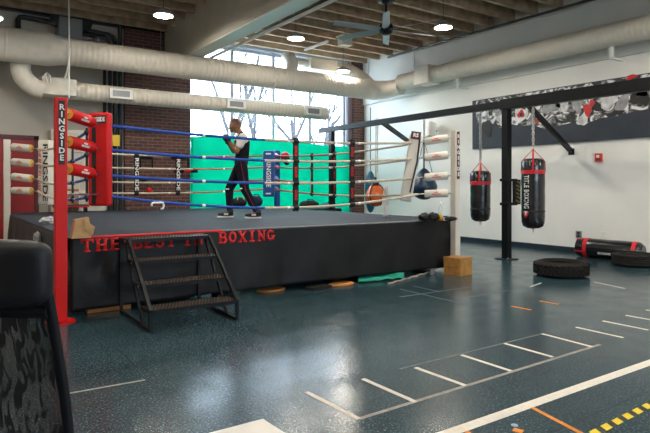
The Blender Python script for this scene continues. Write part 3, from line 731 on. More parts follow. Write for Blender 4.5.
prof = [(.001, 0), (.12, .005), (.165, .03), (.18, .08), (.18, .3), (.176, .5), (.181, .8), (.178, L-.12), (.172, L-.06), (.12, L), (.001, L)]
MB().lathe(prof, a, q=zq, seg=28).build('bag_body', M['bag_black'], t)
MB().lathe([(.18, .17), (.187, .172), (.187, .24), (.18, .243)], a, q=zq, seg=28).build('red_band', M['bag_red'], t)
MB().lathe([(.176, L-.16), (.185, L-.158), (.180, L-.09), (.172, L-.088)], a, q=zq, seg=28).build('red_band', M['bag_red'], t)
for k in range(4):
    q_ = zq @ Matrix.Rotation(R(20+90*k), 3, 'Z')
    MB().beam(a+q_ @ Vector((.184, 0, .2)), a+q_ @ Vector((.17, 0, .02)), .03, .01, up=q_ @ Vector((1, 0, 0))).build('strap', M['bag_red'], t)
mm = MB()
cpos = a+d*(L*.5); nrm = Vector((-.80, -.12, -.0)).normalized()
def fnl(u, v, w):
    ph = math.pi - .35 - v/.186
    side = Vector((math.cos(ph), 0, math.sin(ph)))
    return a + d*(L*.5+u) + Vector((math.cos(ph)*(.186+w), 0, -math.sin(ph)*(.186+w)))
text(mm, 'BOXING', .06, (0, 0, 0), (1, 0, 0), (0, 1, 0), bold=.03, fn=fnl); mm.build('lettering', M['text_white'], t)
# wooden block
q0 = onZ(443, 274.2, 0); q1 = onZ(461, 276.8, 0); q2 = onZ(469, 272, 0)
ex = (q1-q0); ey = (q2-q1); ey = Vector((-ex.y, ex.x, 0)).normalized()*.30
wb_ = thing('wooden_block', ((q0+q1)/2+ey/2), 'square wooden step box standing at the corner of the ring', 'box')
ang = math.atan2(ex.y, ex.x); cc = (q0+q1)/2+ey/2; w_ = ex.length
MB().box((cc.x, cc.y, .255), (w_, .30, .03), ang).build('box_top', M['wood'], wb_, bevel=.004)
MB().box((cc.x, cc.y, .12), (w_-.01, .29, .24), ang).build('box_side', M['wood'], wb_, bevel=.004)
rz = Matrix.Rotation(ang, 3, 'Z')
for sx in (-.42, .42): MB().box(cc+rz @ Vector((sx*w_*.9, -.146, .12)), (.03, .008, .225), ang).build('corner_batten', M['wood'], wb_)
MB().box(cc+rz @ Vector((0, -.1465, .12)), (w_*.7, .004, .006), ang).build('plank_gap', M['wood_dark'], wb_)

# ================================================================ BOXING RING
HP = .82; YFR = 6.2; YBK = 12.6; PX0 = 1.12; PX1 = 6.62
PA, PB_, PC, PD = Vector((1.0, 6.07, 0)), Vector((6.70, 6.10, 0)), Vector((6.85, 12.0, 0)), Vector((1.06, 12.0, 0))
IA, IB, IC, ID = Vector((1.45, 6.5, 0)), Vector((6.28, 6.5, 0)), Vector((6.42, 11.5, 0)), Vector((1.5, 11.5, 0))
rg = thing('boxing_ring', (3.9, 9.3, 0), 'raised boxing ring with black skirt, four corner posts and blue and cream ropes', 'boxing ring')
# deck
MB().bx(PX0, PX1+.1, YFR+.02, YBK, HP-.14, HP-.012).build('deck', M['black'], rg)
cv = MB().grid(lambda u, v: (PX0-.01+u*(PX1+.1-PX0), YFR+v*(YBK-YFR), HP+.004*noise.noise(Vector((u*9, v*9, 0)))), 50, 50)
cv.build('canvas', M['canvas'], rg)
MB().tube([(2.78, YFR-.008, HP), (PX1, YFR-.008, HP)], .010, 8).build('canvas_edge', mat('grey_edge', (.22, .22, .23), .5), rg)
MB().tube([(PX0+.05, YFR-.008, HP-.004), (2.78, YFR-.008, HP-.002)], .013, 8).build('canvas_edge', M['text_red'], rg)
MB().tube([(PX1+.1, YFR, HP-.005), (PX1+.1, YBK, HP-.005)], .015, 8).build('canvas_edge', M['black_vinyl'], rg)
def skirt_front(u, v):
    x = PX0-.01+u*(PX1-PX0+.07); z = .07+v*(HP-.07) + .02*math.sin(u*3)*(1-v)
    w = (1-v)
    y = YFR-.012-.02*w - .05*w*noise.noise(Vector((x*1.7, z*1.0, 3))) - .018*w*noise.noise(Vector((x*4.5, z*.8, 5))) - .006*noise.noise(Vector((x*6, z*2, 1)))*(.3+w)
    y += .035*math.exp(-((x-1.42)/.12)**2-((z-.52)/.14)**2) - .05*math.exp(-((x-1.52)/.07)**2-((z-.47)/.12)**2)
    y -= .02*math.exp(-((u-1)/.04)**2)*math.sin(z*14)
    return (x, y, z)
MB().grid(skirt_front, 160, 24).build('front_skirt', M['skirt'], rg, solid=.004)
def skirt_left(u, v):
    y_ = YFR+.05+u*(YBK-YFR-.1); z = .08+v*(HP-.09)
    return (PX0-.015-.05*(1-v)*(1+noise.noise(Vector((y_*2, z*1.4, 7))))-.012*math.sin(y_*7)*(1-v), y_, z)
MB().grid(skirt_left, 80, 14).build('side_skirt', M['skirt'], rg, solid=.004)
def skirt_right(u, v):
    y_ = YFR+.0+u*(YBK-YFR); z = .08+v*(HP-.09)
    return (PX1+.115+.02*(1-v)*(1+noise.noise(Vector((y_*2, z*1.4, 9)))), y_, z)
MB().grid(skirt_right, 80, 14).build('side_skirt', M['skirt'], rg, solid=.004)
# platform frame and feet under the deck
for x in (1.3, 2.9, 4.6, 6.3):
    for y_ in (6.45, 9.3, 12.2):
        MB().bx(x-.05, x+.05, y_-.05, y_+.05, .01, HP-.14).bx(x-.1, x+.1, y_-.1, y_+.1, 0, .02).build('platform_leg', M['black_steel'], rg)
# slab serif lettering on the skirt
def stroke(mb, pts, w, fx):
    for a, b in zip(pts[:-1], pts[1:]):
        a, b = Vector((a[0], a[1], 0)), Vector((b[0], b[1], 0)); d_ = (b-a); n_ = Vector((-d_.y, d_.x, 0)).normalized()*w/2; e_ = d_.normalized()*w*.28
        q_ = [a-e_-n_, b+e_-n_, b+e_+n_, a-e_+n_]; mb.add([fx(p.x, p.y) for p in q_], [(0, 1, 2, 3)])
W = .24
def arc(cx, cy, rx, ry, a0, a1, n=8): return [(cx+rx*math.cos(R(a0+(a1-a0)*i/n)), cy+ry*math.sin(R(a0+(a1-a0)*i/n))) for i in range(n+1)]
GL = {
 'T': [([(.5, .08), (.5, .9)], W), ([(.05, .92), (.95, .92)], .16), ([(.08, .72), (.08, .9)], .12), ([(.92, .72), (.92, .9)], .12), ([(.28, .07), (.72, .07)], .13)],
 'H': [([(.22, .08), (.22, .92)], W), ([(.78, .08), (.78, .92)], W), ([(.25, .5), (.75, .5)], .15), ([(.05, .07), (.4, .07)], .13), ([(.6, .07), (.95, .07)], .13), ([(.05, .93), (.4, .93)], .13), ([(.6, .93), (.95, .93)], .13)],
 'E': [([(.25, .08), (.25, .92)], W), ([(.08, .92), (.9, .92)], .15), ([(.08, .08), (.92, .08)], .15), ([(.3, .5), (.68, .5)], .14), ([(.9, .7), (.9, .9)], .11), ([(.92, .1), (.92, .3)], .11), ([(.68, .4), (.68, .6)], .1)],
 'B': [([(.25, .08), (.25, .92)], W), ([(.08, .92), (.55, .92)], .14), ([(.08, .08), (.6, .08)], .14), ([(.3, .51), (.6, .51)], .13), (arc(.58, .71, .22, .2, 90, -90), .2), (arc(.6, .29, .26, .21, 90, -90), .22)],
 'S': [(arc(.5, .70, .30, .22, 20, 250), .2), (arc(.5, .29, .32, .22, 70, -160), .21), ([(.82, .72), (.82, .9)], .1), ([(.16, .1), (.16, .3)], .1)],
 'I': [([(.5, .08), (.5, .92)], W+.04), ([(.24, .07), (.76, .07)], .13), ([(.24, .93), (.76, .93)], .13)],
 'N': [([(.2, .08), (.2, .92)], .16), ([(.8, .08), (.8, .92)], .16), ([(.2, .9), (.8, .1)], W), ([(.04, .07), (.4, .07)], .12), ([(.04, .93), (.3, .93)], .12), ([(.62, .93), (.98, .93)], .12)],
 'O': [(arc(.5, .5, .33, .38, 0, 360, 18), .23)],
 'X': [([(.2, .08), (.8, .92)], .17), ([(.8, .08), (.2, .92)], W), ([(.02, .07), (.38, .07)], .12), ([(.62, .07), (.98, .07)], .12), ([(.04, .93), (.4, .93)], .12), ([(.62, .93), (.96, .93)], .12)],
 'G': [(arc(.5, .5, .33, .38, 55, 320, 14), .22), ([(.82, .1), (.82, .42)], .2), ([(.58, .42), (.98, .42)], .13), ([(.8, .72), (.8, .9)], .1)],
}
def slab(word, x0, x1, z0, z1):
    mb = MB(); n = len(word); w = (x1-x0)/n
    for i, ch in enumerate(word):
        for k, (pts, th) in enumerate(GL[ch]):
            def fx(a, b, k=k):
                X = x0+(i+a*.92+.04)*w; Z = z0+b*(z1-z0)
                yy = skirt_front((X-PX0+.01)/(PX1-PX0+.07), (Z-.07)/(HP-.07))[1]
                return Vector((X, yy-.005-.0004*k, Z))
            stroke(mb, pts, th, fx)
    return mb.build('skirt_lettering', M['text_red'], rg, solid=.002)
slab('THE', 1.20, 1.63, .665, .80); slab('BEST', 1.72, 2.22, .665, .80); slab('IN', 2.28, 2.55, .665, .80); slab('BOXING', 2.72, 3.50, .665, .805)

UP = Vector((0, 0, 1))
def corner_post(P, col_, lab, labmat, lettermat, s=.055):
    p = MB().bx(P.x-s, P.x+s, P.y-s, P.y+s, .012, 2.22).build('corner_post', col_, rg, bevel=.006)
    MB().lathe([(.001, 0), (.14, 0), (.14, .012), (.001, .012)], (P.x, P.y, 0), seg=24).build('base_plate', col_, p)
    if lab:
        zt, zb = lab
        MB().bx(P.x-.026, P.x+.030, P.y-s-.006, P.y-s, zb, zt).build('sign_panel', labmat, p)
        m_ = MB(); n = 8
        for i, ch in enumerate('RINGSIDE'):
            zc_ = zt-.03-(i+.5)*(zt-zb-.06)/n
            text(m_, ch, .078, (P.x+.002, P.y-s-.008, zc_), (1, 0, 0), (0, 0, 1), bold=.03)
        m_.build('sign_lettering', lettermat, p)
    return p
pa = corner_post(PA, M['red'], (2.19, 1.56), M['text_black'], M['text_white'])
pb = corner_post(PB_, M['white_vinyl'], (2.2, 1.46), M['maroon'], M['text_white'], .055)
pc = corner_post(PC, M['blue_vinyl'], None, None, None)
pd_ = corner_post(PD, M['white_vinyl'], None, None, None)
def lerp(a, b, t): return a+(b-a)*t
ZP = [2.09, 1.81, 1.54, 1.27]; ZI = [2.03, 1.76, 1.475, 1.255]
def corner_pads(P, I, m_, lm, n=4, r=.062, zp=ZP, zi=ZI, s0=.2, s1=.82):
    for k in range(4):
        a = Vector((P.x, P.y, zp[k])); b = Vector((I.x, I.y, zi[k]))
        MB().tube([lerp(a, b, 0), lerp(a, b, 1)], .011, 8).build('turnbuckle', M['chrome'], rg)
        if k >= n: continue
        p0, p1 = lerp(a, b, s0), lerp(a, b, s1); d_ = (p1-p0).normalized()
        pd = MB().tube([p0, lerp(p0, p1, .04), lerp(p0, p1, .96), p1], [r*.93, r, r, r*.93], 20).build('turnbuckle_pad', m_, rg)
        MB().tube([p0-d_*.003, p0+d_*.012], r*.86, 20).tube([p1-d_*.012, p1+d_*.003], r*.86, 20).build('pad_end_cap', M['gold'], pd)
        # small printed mark facing out of the ring
        m2 = MB(); c_ = (p0+p1)/2; xd = d_ if d_.dot(RT) > 0 else -d_
        nn = (Vector((0, 0, CAM_H))-c_); nn = (nn-xd*nn.dot(xd)).normalized(); yd = nn.cross(xd)
        rr = r+.003
        text(m2, 'RINGSIDE', .030, c_, xd, yd, bold=.03, fn=lambda a, b, c: c_+xd*a+nn*((rr+c)*math.cos((b-.008)/rr))+yd*((rr+c)*math.sin((b-.008)/rr)))
        text(m2, '=O=', .030, c_, xd, yd, bold=.06, fn=lambda a, b, c: c_+xd*a+nn*((rr+c)*math.cos((b+.02)/rr))+yd*((rr+c)*math.sin((b+.02)/rr)))
        m2.build('pad_lettering', lm, pd)
corner_pads(PA, IA, M['red_vinyl'], M['text_white'], 3)
ZW = [2.12, 1.85, 1.52, 1.24]
corner_pads(PB_, IB, M['white_vinyl'], M['text_red'], 4, zp=ZW, zi=[2.04, 1.79, 1.48, 1.22])
corner_pads(PC, IC, M['blue_vinyl'], M['text_white'], 4, r=.075)
corner_pads(PD, ID, M['white_vinyl'], M['text_red'], 4, r=.07)

def cushion(I, out, z0, z1, w, thick, m_, tilt):
    """upright corner cushion hung at the inner corner, leaning towards its post at the top; out = direction to the post"""
    out = Vector(out).normalized(); wd = Vector((out.y, -out.x, 0)); tl = math.atan(tilt)
    uz = UP*math.cos(tl)+out*math.sin(tl); uo = out*math.cos(tl)-UP*math.sin(tl)
    q = Matrix((wd, uo, uz)).transposed(); H = z1-z0; c = I+UP*((z0+z1)/2)
    cu = MB().box(c, (w, thick, H), q).build('corner_cushion', m_, rg, bevel=.025)
    best = max([(wd, w/2), (-wd, w/2), (uo, thick/2), (-uo, thick/2)], key=lambda t_: (-FW).dot(t_[0]))
    n_ = best[0]; half = best[1]; xd = uz.cross(n_)
    if (uz.cross(n_)).cross(uz).dot(n_) < 0: xd = -xd
    fw_ = thick if best[1] == w/2 and abs(n_.dot(wd)) > .9 else w
    return cu, c, xd, uz, n_, H, half, fw_
# red
cu, c, xd, uz, n_, H, hf, fw_ = cushion(IA+Vector((.03, .03, 0)), (-1, -1, 0), 1.13, 2.16, .25, .10, M['red_vinyl'], 0)
Q_ = Matrix((xd, -n_, uz)).transposed()
MB().box(c+uz*(H/2-.08)+n_*hf, (.20, .012, .085), Q_).build('cushion_label', M['text_black'], cu)
m_ = MB(); text(m_, 'RINGSIDE', .065, c+uz*(H/2-.08)+n_*(hf+.009), xd, uz, bold=.05, fitw=.18); m_.build('cushion_lettering', M['text_white'], cu)
MB().box(c-xd*.045+n_*(hf+.003)-uz*.07, (.045, .012, H*.82), Q_).build('cushion_strap', M['black'], cu)
# white, front right
cu, c, xd, uz, n_, H, hf, fw_ = cushion(IB+Vector((-.08, .08, 0)), (1, -1, 0), 1.1, 2.17, .22, .19, M['white_vinyl'], .16)
Q_ = Matrix((xd, -n_, uz)).transposed()
MB().box(c+uz*(H/2-.02)+n_*(hf+.01), (.15, .02, .12), Q_).build('cushion_label', M['maroon'], cu)
m_ = MB(); text(m_, 'RS', .08, c+uz*(H/2-.02)+n_*(hf+.022), xd, uz, bold=.04); m_.build('cushion_lettering', M['text_white'], cu)
MB().tube([c+uz*(H/2-.05)+xd*.07+n_*(hf+.01), c+uz*.1+xd*.085+n_*(hf+.01), c-uz*(H/2-.15)+xd*.05+n_*(hf+.01)], .013, 6).build('cushion_strap', M['black'], cu)
# blue
cu, c, xd, uz, n_, H, hf, fw_ = cushion(IC+Vector((-.10, -.05, 0)), (1, 1, 0), 1.1, 2.17, .27, .10, M['blue_vinyl'], .0)
Q_ = Matrix((xd, -n_, uz)).transposed()
m_ = MB(); text(m_, 'RINGSIDE', .15, c+n_*(hf+.003), -uz, xd, bold=.02, fitw=.62); m_.build('cushion_lettering', M['text_white'], cu)
for s_ in (-.43, .43): MB().box(c+uz*(H*s_)+n_*hf, (.12, .012, .035), Q_).build('cushion_label', M['text_white'], cu)
# white, back left, with lettering
cu, c, xd, uz, n_, H, hf, fw_ = cushion(ID+Vector((.16, .02, 0)), (-1, 1, 0), 1.0, 2.2, .2, .22, M['white_vinyl'], 0)
m_ = MB(); text(m_, 'RINGSIDE', .14, c+n_*(hf+.003)+xd*.045, -uz, xd, bold=.02, fitw=1.05); m_.build('cushion_lettering', M['text_black'], cu)
m_ = MB(); text(m_, 'THE BEST IN BOXING', .065, c+n_*(hf+.003)-xd*.065, -uz, xd, bold=.02, fitw=.9); m_.build('cushion_lettering', M['text_red'], cu)

# ropes
def rope(A_, B_, k, sag, split, za=None, zb=None, mats=('blue_rope', 'cream_rope')):
    za = ZI[k] if za is None else za; zb = ZI[k] if zb is None else zb
    n = 28; pts = []
    for i in range(n+1):
        t_ = i/n; pts.append(Vector((lerp(A_.x, B_.x, t_), lerp(A_.y, B_.y, t_), lerp(za, zb, t_)-sag*4*t_*(1-t_))))
    o = MB().tube(pts, .0185, 10, mf=lambda i: 0 if (i+.5)/n < split else 1).build('rope', [M[m] for m in mats], rg)
    # tape rings where the cover is bound
    for t_ in (.25, .5, .75):
        p = pts[int(n*t_)]; d_ = (pts[int(n*t_)+1]-p).normalized()
        MB().tube([p, p+d_*.04], .0205, 10).build('rope_binding', M['text_white'], o)
    return pts
SG = [.08, .09, .09, .18]
FR, RI, BK, LE = [], [], [], []
for k in range(4):
    FR.append(rope(IA, IB, k, SG[k], .42, zb=[2.04, 1.79, 1.48, 1.22][k]))
    RI.append(rope(IB, IC, k, .08, .5, za=[2.04, 1.79, 1.48, 1.22][k], zb=ZI[k]+.03, mats=('cream_rope', 'red_rope')))
    BK.append(rope(ID, IC, k, .07, .62, zb=ZI[k]+.03, mats=('cream_rope', 'red_rope')))
    LE.append(rope(IA, ID, k, .10, .35))
def spacer(ropes, t_, wd, w, m_, txt, tm, name='rope_spacer'):
    P = [r_[0]+(r_[-1]-r_[0])*t_ for r_ in ropes]
    Z = []
    for r_ in ropes:
        i = t_*(len(r_)-1); a = int(i); Z.append(lerp(r_[a].z, r_[a+1].z, i-a))
    top = Vector((P[0].x, P[0].y, Z[0]+.05)); bot = Vector((P[0].x, P[0].y, Z[3]-.05))
    wd = Vector(wd).normalized(); nrm_ = wd.cross(UP)
    if nrm_.dot(FW) > 0: nrm_ = -nrm_
    o = MB().box((top+bot)/2, (w, .02, top.z-bot.z), Matrix((wd, -nrm_, UP)).transposed()).build(name, M[m_], rg, bevel=.003)
    for z in Z: MB().tube([P[0]+UP*(z-P[0].z)-wd*(w/2), P[0]+UP*(z-P[0].z)+wd*(w/2)], .030, 10).build('spacer_loop', M[m_], o)
    c_ = (top+bot)/2+nrm_*.034; xd = wd if wd.dot(RT) > 0 else -wd
    if txt:
        m2 = MB()
        for i in range(3):
            zc_ = (Z[i]+Z[i+1])/2
            if txt == 'WORD':
                continue
            q_ = Vector((P[0].x, P[0].y, zc_))+nrm_*.012
            text(m2, 'O', .055, q_+UP*.05, xd, UP, bold=.05); text(m2, 'X', .06, q_, xd, UP, bold=.05); text(m2, 'O', .055, q_-UP*.05, xd, UP, bold=.05)
        if txt == 'WORD': text(m2, 'RINGSIDE', .10, c_, -UP, xd, bold=.02, fitw=(top.z-bot.z)*.75)
        m2.build('spacer_lettering', M[tm], o)
tX = lambda x: (x-IA.x)/(IB.x-IA.x)
spacer(FR, tX(4.0), (1, 0, 0), .085, 'black_vinyl', 'LOGO', 'text_red'); spacer(FR, tX(4.96), (1, 0, 0), .085, 'black_vinyl', 'LOGO', 'text_red')
tY = lambda y_: (y_-IB.y)/(IC.y-IB.y)
spacer(RI, tY(8.86), (0, 1, 0), .07, 'black_vinyl', 'LOGO', 'text_red'); spacer(RI, tY(9.71), (0, 1, 0), .07, 'black_vinyl', 'LOGO', 'text_red')
tB = lambda x: (x-ID.x)/(IC.x-ID.x)
spacer(BK, tB(3.3), (1, 0, 0), .09, 'black_vinyl', 'WORD', 'text_white'); spacer(BK, tB(4.16), (1, 0, 0), .09, 'black_vinyl', 'WORD', 'text_white')
spacer(LE, .12, (0, 1, 0), .05, 'black_vinyl', None, None); spacer(LE, .3, (0, 1, 0), .05, 'black_vinyl', None, None)

# silver tape lump at the red corner, paper bag, things on the canvas
q = onZ(43, 222, HP)
def crum(mb, c, r, seed, sc_=(1, 1, 1)):
    mb.ell(c, (r*sc_[0], r*sc_[1], r*sc_[2]), 26, 16, fn=lambda v: v*(1+(.5 if seed in (4, 9) else .28)*noise.noise(v*(4 if seed in (4, 9) else 2.3)+Vector((seed, 0, 0))))); return mb
q = onZ(50, 224, HP); o = crum(MB(), q+UP*.05, .12, 4, (1.1, .7, .45)).build('foil_wrap', M['silver_tape'], loc=q); tag(o, 'crumpled silver tape bundle on the canvas behind the red post', 'tape')
q = onZ(35, 243, HP)
o = crum(MB(), onX(37, 238, PX0-.06), .09, 9, (.5, 1.2, .8)).build('plastic_wrap', M['silver_tape'], loc=onX(37, 244, PX0-.06)); tag(o, 'crumpled clear plastic tape on the side skirt left of the red post', 'tape')
q = onZ(83, 239, HP)
pb_ = thing('paper_bag', q, 'crumpled brown paper bag on the canvas edge beside the red post', 'paper bag')
w_, h_ = .155, .20; cz = q+Vector((0, .12, 0))
bmv = [cz+Vector((sx*w_/2*(1-.1*k)+.02*math.sin(7*k+sx), sy*.055+.01*k, .001+h_*k*.5+(0 if k < 2 else .012*sx))) for k in range(3) for sx, sy in ((-1, -1), (1, -1), (1, 1), (-1, 1))]
MB().add(bmv, [(3, 2, 1, 0), (8, 9, 10, 11)]+[(a+i, a+(i+1) % 4, a+4+(i+1) % 4, a+4+i) for a in (0, 4) for i in range(4)]).build('bag_side', M['cardboard'], pb_, bevel=.004)
MB().prism([cz+Vector((.02, -.055, h_*.95)), cz+Vector((.12, -.08, h_*.55)), cz+Vector((.10, -.07, h_*.15)), cz+Vector((.03, -.062, h_*.45))], (.01, .03, 0)).build('torn_flap', M['cardboard'], pb_)
# gloves, bottle, tin at the white corner
def small(px, py, r, sc_, m_, name, label, cat, seed, z=HP, group=None):
    q_ = onZ(px, py, z); o_ = crum(MB(), q_+UP*r*sc_[2]*.95, r, seed, sc_).build(name, M[m_], loc=q_); return tag(o_, label, cat, group)
small(424.5, 221, .085, (1.3, .8, .75), 'black_vinyl', 'boxing_glove', 'black boxing glove on the canvas, left of its twin near the white post', 'glove', 1, group='black gloves at the white corner')
small(433.5, 221, .085, (1.3, .8, .75), 'black_vinyl', 'boxing_glove', 'black boxing glove on the canvas beside the amber bottle', 'glove', 2, group='black gloves at the white corner')
small(451, 221, .07, (1.8, .7, .5), 'black_vinyl', 'hand_wrap', 'dark cloth wrap lying on the canvas against the white post', 'wrap', 3)
q = onZ(440.5, 220.5, HP)
bt = thing('drink_bottle', q, 'clear bottle with amber drink standing on the canvas near the white post', 'bottle')
MB().lathe([(.03, 0), (.034, .01), (.034, .09), (.03, .1)], q, seg=16).build('bottle_base', M['amber'], bt)
MB().lathe([(.03, .1), (.032, .13), (.03, .19), (.012, .23), (.012, .26)], q, seg=16).build('bottle_neck', M['clear'], bt)
MB().lathe([(.015, .26), (.015, .285)], q, seg=12).build('cap', M['text_white'], bt)
q = onZ(445.5, 220.5, HP)
o = thing('tape_roll', q, 'white roll of tape with blue top beside the amber bottle', 'tape')
MB().lathe([(.045, 0), (.045, .05)], q, seg=16).build('roll', M['text_white'], o); MB().lathe([(.04, .05), (.03, .075)], q, seg=16).build('lid', M['blue_vinyl'], o)
# towel draped over the right lower rope
q = onX(387, 193, 6.36)
def towel(u, v):
    return (q.x-.03+.012*math.sin(u*9+v*4), q.y-.06+u*.12+.02*math.sin(v*5)+(.10*max(0, .15-v)), HP+.012+v*(1.36-HP)+.01*math.sin(u*6))
MB_t = MB().grid(towel, 8, 20).build('towel', M['text_white'], loc=(q.x, q.y, HP), solid=.012)
tag(MB_t, 'white towel hanging from the rope beside the orange ball', 'towel')
q = onY(157, 204, 6.48)
o = MB().tube([q+Vector((.06*math.cos(a)*1.2, -.025, .035*math.sin(a)*1.2+.01*math.sin(3*a)-.02)) for a in [R(30*i-60) for i in range(9)]], .013, 8).build('hand_wrap', M['text_white'], loc=q)
tag(o, 'white hand wrap looped over the lowest front rope', 'wrap')

# ================================================================ STAIRS
SX0, SX1 = 1.59, 2.49
st = thing('metal_stairs', ((SX0+SX1)/2, 5.6, 0), 'black steel stairs with four open grating treads leading up to the ring', 'stairs')
def treadY(k): return 5.13+.235*k
for k in range(4):
    z = .205+.2*k; y0 = treadY(k); y1 = y0+.25 if k < 3 else YFR-.045
    fr_ = MB()
    for yy in (y0, y1): fr_.bx(SX0, SX1, yy-.0, yy+.022, z-.035, z)
    for xx in (SX0, SX1-.022): fr_.bx(xx, xx+.022, y0, y1, z-.035, z)
    tr = fr_.build('tread', M['black_steel'], st)
    gr = MB(); n = 26
    for i in range(n):
        xa = SX0+.02+(SX1-SX0-.04)*i/n; xb2 = SX0+.02+(SX1-SX0-.04)*(i+1)/n
        for j in range(3):
            ya = y0+.02+(y1-y0-.02)*j/3; yb2 = y0+.02+(y1-y0-.02)*(j+1)/3
            gr.beam((xa, ya, z-.004), (xb2, yb2, z-.004), .006, .008); gr.beam((xa, yb2, z-.004), (xb2, ya, z-.004), .006, .008)
    gr.build('tread_grating', mat('worn_steel', (.16, .125, .10), .4, metal=.5), tr)
for x in (SX0, SX1-.03):
    MB().beam((x+.015, 5.145, .20), (x+.015, treadY(3)+.02, .80), .03, .035).build('stringer', M['black_steel'], st)
    MB().beam((x+.015, 5.145+.22, .01), (x+.015, treadY(3)+.16, .80), .025, .03).build('rear_stringer', M['black_steel'], st)
    MB().bx(x, x+.03, 5.13, 5.16, 0, .21).build('leg', M['black_steel'], st)
    MB().bx(x, x+.03, YFR-.07, YFR-.04, 0, .80).build('leg', M['black_steel'], st)
    MB().bx(x, x+.03, 5.16, YFR-.07, .0, .03).build('ground_rail', M['black_steel'], st)
    for k in range(1, 4):
        MB().lathe([(.016, -.02), (.016, .02)], (x+.015, treadY(k)+.10, .19+.2*k-.01), axis='X', seg=8).build('bolt', M['grey_metal'], st)

# ================================================================ THINGS UNDER THE SKIRT
def disc(px, py, r, label, ang=0):
    c = onZ(px, py, .012); o = MB().lathe([(.001, 0), (r*.95, 0), (r, .012), (r*.95, .024), (.001, .024)], (0, 0, 0), seg=24)
    o.xf(Matrix.Translation((c.x, c.y, .002)) @ Matrix.Rotation(R(ang), 4, 'Z') @ Matrix.Diagonal((1.25, .8, 1, 1))); o = o.build('balance_board', M['orange_wood'], loc=(c.x, c.y, 0)); tag(o, label, 'board', 'orange boards under the ring')
disc(271, 289.5, .17, 'orange oval board under the ring skirt, nearest the stairs', 10)
disc(341, 284, .17, 'orange oval board under the ring skirt, midway to the wooden block', 10)
q = onZ(323, 290, 0)
o = MB().box((q.x, q.y+.1, .02), (.34, .16, .035), R(8)).build('rubber_pad', M['rubber'], loc=(q.x, q.y+.1, 0)); tag(o, 'dark rubber pad on the floor beside the orange board', 'pad')
def gc(u, v):
    a = onZ(lerp(358, 404, u), lerp(283.5, 277, v)-lerp(0, 3.5, u), 0); return (a.x, a.y, .02+.05*abs(noise.noise(Vector((u*4, v*4, 2))))+.03*math.sin(v*3.14))
o = MB().grid(gc, 16, 8).build('green_cloth', M['green_cloth'], loc=onZ(380, 281, 0), solid=.01); tag(o, 'folded green cloth on the floor under the ring skirt', 'cloth')
pp = [onZ(388+4*i, 285-1.15*i+(.5 if i % 2 else -.3), 0)+UP*.015 for i in range(11)]
o = MB().tube(pp, .014, 8).build('chain_rope', M['tape_beige'], loc=pp[0]); tag(o, 'knotted rope lying on the floor right of the green cloth', 'rope')
q = onZ(432, 275.5, 0)
cs = thing('caster', (q.x, q.y, 0), 'small grey caster wheel on the floor under the ring corner', 'wheel')
MB().lathe([(.001, -.016), (.045, -.016), (.05, -.008), (.05, .008), (.045, .016), (.001, .016)], (q.x, q.y, .05), axis='Y', seg=20).build('wheel', M['grey_metal'], cs)
MB().bx(q.x-.05, q.x+.1, q.y-.03, q.y+.03, .09, .105).bx(q.x-.02, q.x+.02, q.y+.02, q.y+.028, .05, .1).build('bracket', M['chrome'], cs)
q = onZ(96, 318, 0)
o = MB().bx(1.3, 1.75, YFR+.1, YFR+.4, 0, .16).build('plywood_box', M['orange_wood'], loc=(1.5, YFR+.25, 0), bevel=.004); tag(o, 'low plywood box behind the stairs under the ring skirt', 'box')

# ================================================================ THINGS BEHIND THE RING
def fit(x0, x1, y_, z0, z1, m_, name, label, cat, dep=.3, parts=None):
    t_ = thing(name, ((x0+x1)/2, y_, z0), label, cat)
    return t_
# red door leaf and wall mats at the left of the back wall
def rect(pxa, pxb, pya, pyb, Y): a_ = onY(pxa, pyb, Y); b_ = onY(pxb, pya, Y); return a_.x, b_.x, a_.z, onY(pxa, pya, Y).z
x0, x1, z0, z1 = rect(-40, 34, 137, 260, YB-.05); z0 = 0
d1 = struct(MB().bx(x0, x1, YB-.06, YB-.0, 0, z1).build('door_1', M['red_mat'], bevel=.006))
MB().bx(x1, x1+.09, YB-.09, YB, 0, z1+.09).bx(x0, x1+.09, YB-.09, YB, z1, z1+.09).build('door_frame', M['maroon'], d1)
a_ = onY(26, 148, YB-.07); MB().bx(onY(5, 150, YB-.07).x, onY(12, 150, YB-.07).x, YB-.075, YB-.06, 1.0, onY(5, 141, YB-.07).z).build('door_window', M['glass'], d1)
x0, x1, z0, z1 = rect(35, 102, 130, 260, YB-.05)
cab = thing('storage_cabinet', ((x0+x1)/2+.1, YB-.3, 0), 'tall beige cabinet against the back wall behind the red corner', 'cabinet')
MB().bx(x0+.25, x1, YB-.45, YB-.025, 0.002, z1).build('cabinet_body', M['wall'], cab, bevel=.01)
for sx in (.27, .27+(x1-x0-.25)/2): MB().bx(x0+sx, x0+sx+(x1-x0-.25)/2-.03, YB-.47, YB-.45, .06, z1-.05).build('cabinet_door', M['beam'], cab, bevel=.004)
x0, x1, z0, z1 = rect(66, 79, 189, 206, 12.35)
bxx = thing('cardboard_box', ((x0+x1)/2, 12.45, HP), 'upright brown cardboard box on the far ring edge behind the red post', 'box')
MB().bx(x0, x1, 12.36, 12.54, HP+.005, z1).build('box_side', M['brown'], bxx, bevel=.004); MB().bx((x0+x1)/2-.015, (x0+x1)/2+.015, 12.355, 12.36, HP+.02, z1).build('packing_tape', M['cardboard'], bxx)
x0, x1, z0, z1 = rect(53, 87, 206, 214, 12.3)
sp = thing('folding_bench', ((x0+x1)/2, 12.2, HP), 'low black bench with red edge on the canvas behind the red post', 'bench')
MB().bx(x0, x1, 12.1, 12.4, HP+.1, HP+.15).build('seat', M['black_vinyl'], sp, bevel=.01); MB().bx(x0, x1, 12.085, 12.1, HP+.10, HP+.13).build('red_edge', M['red_vinyl'], sp)
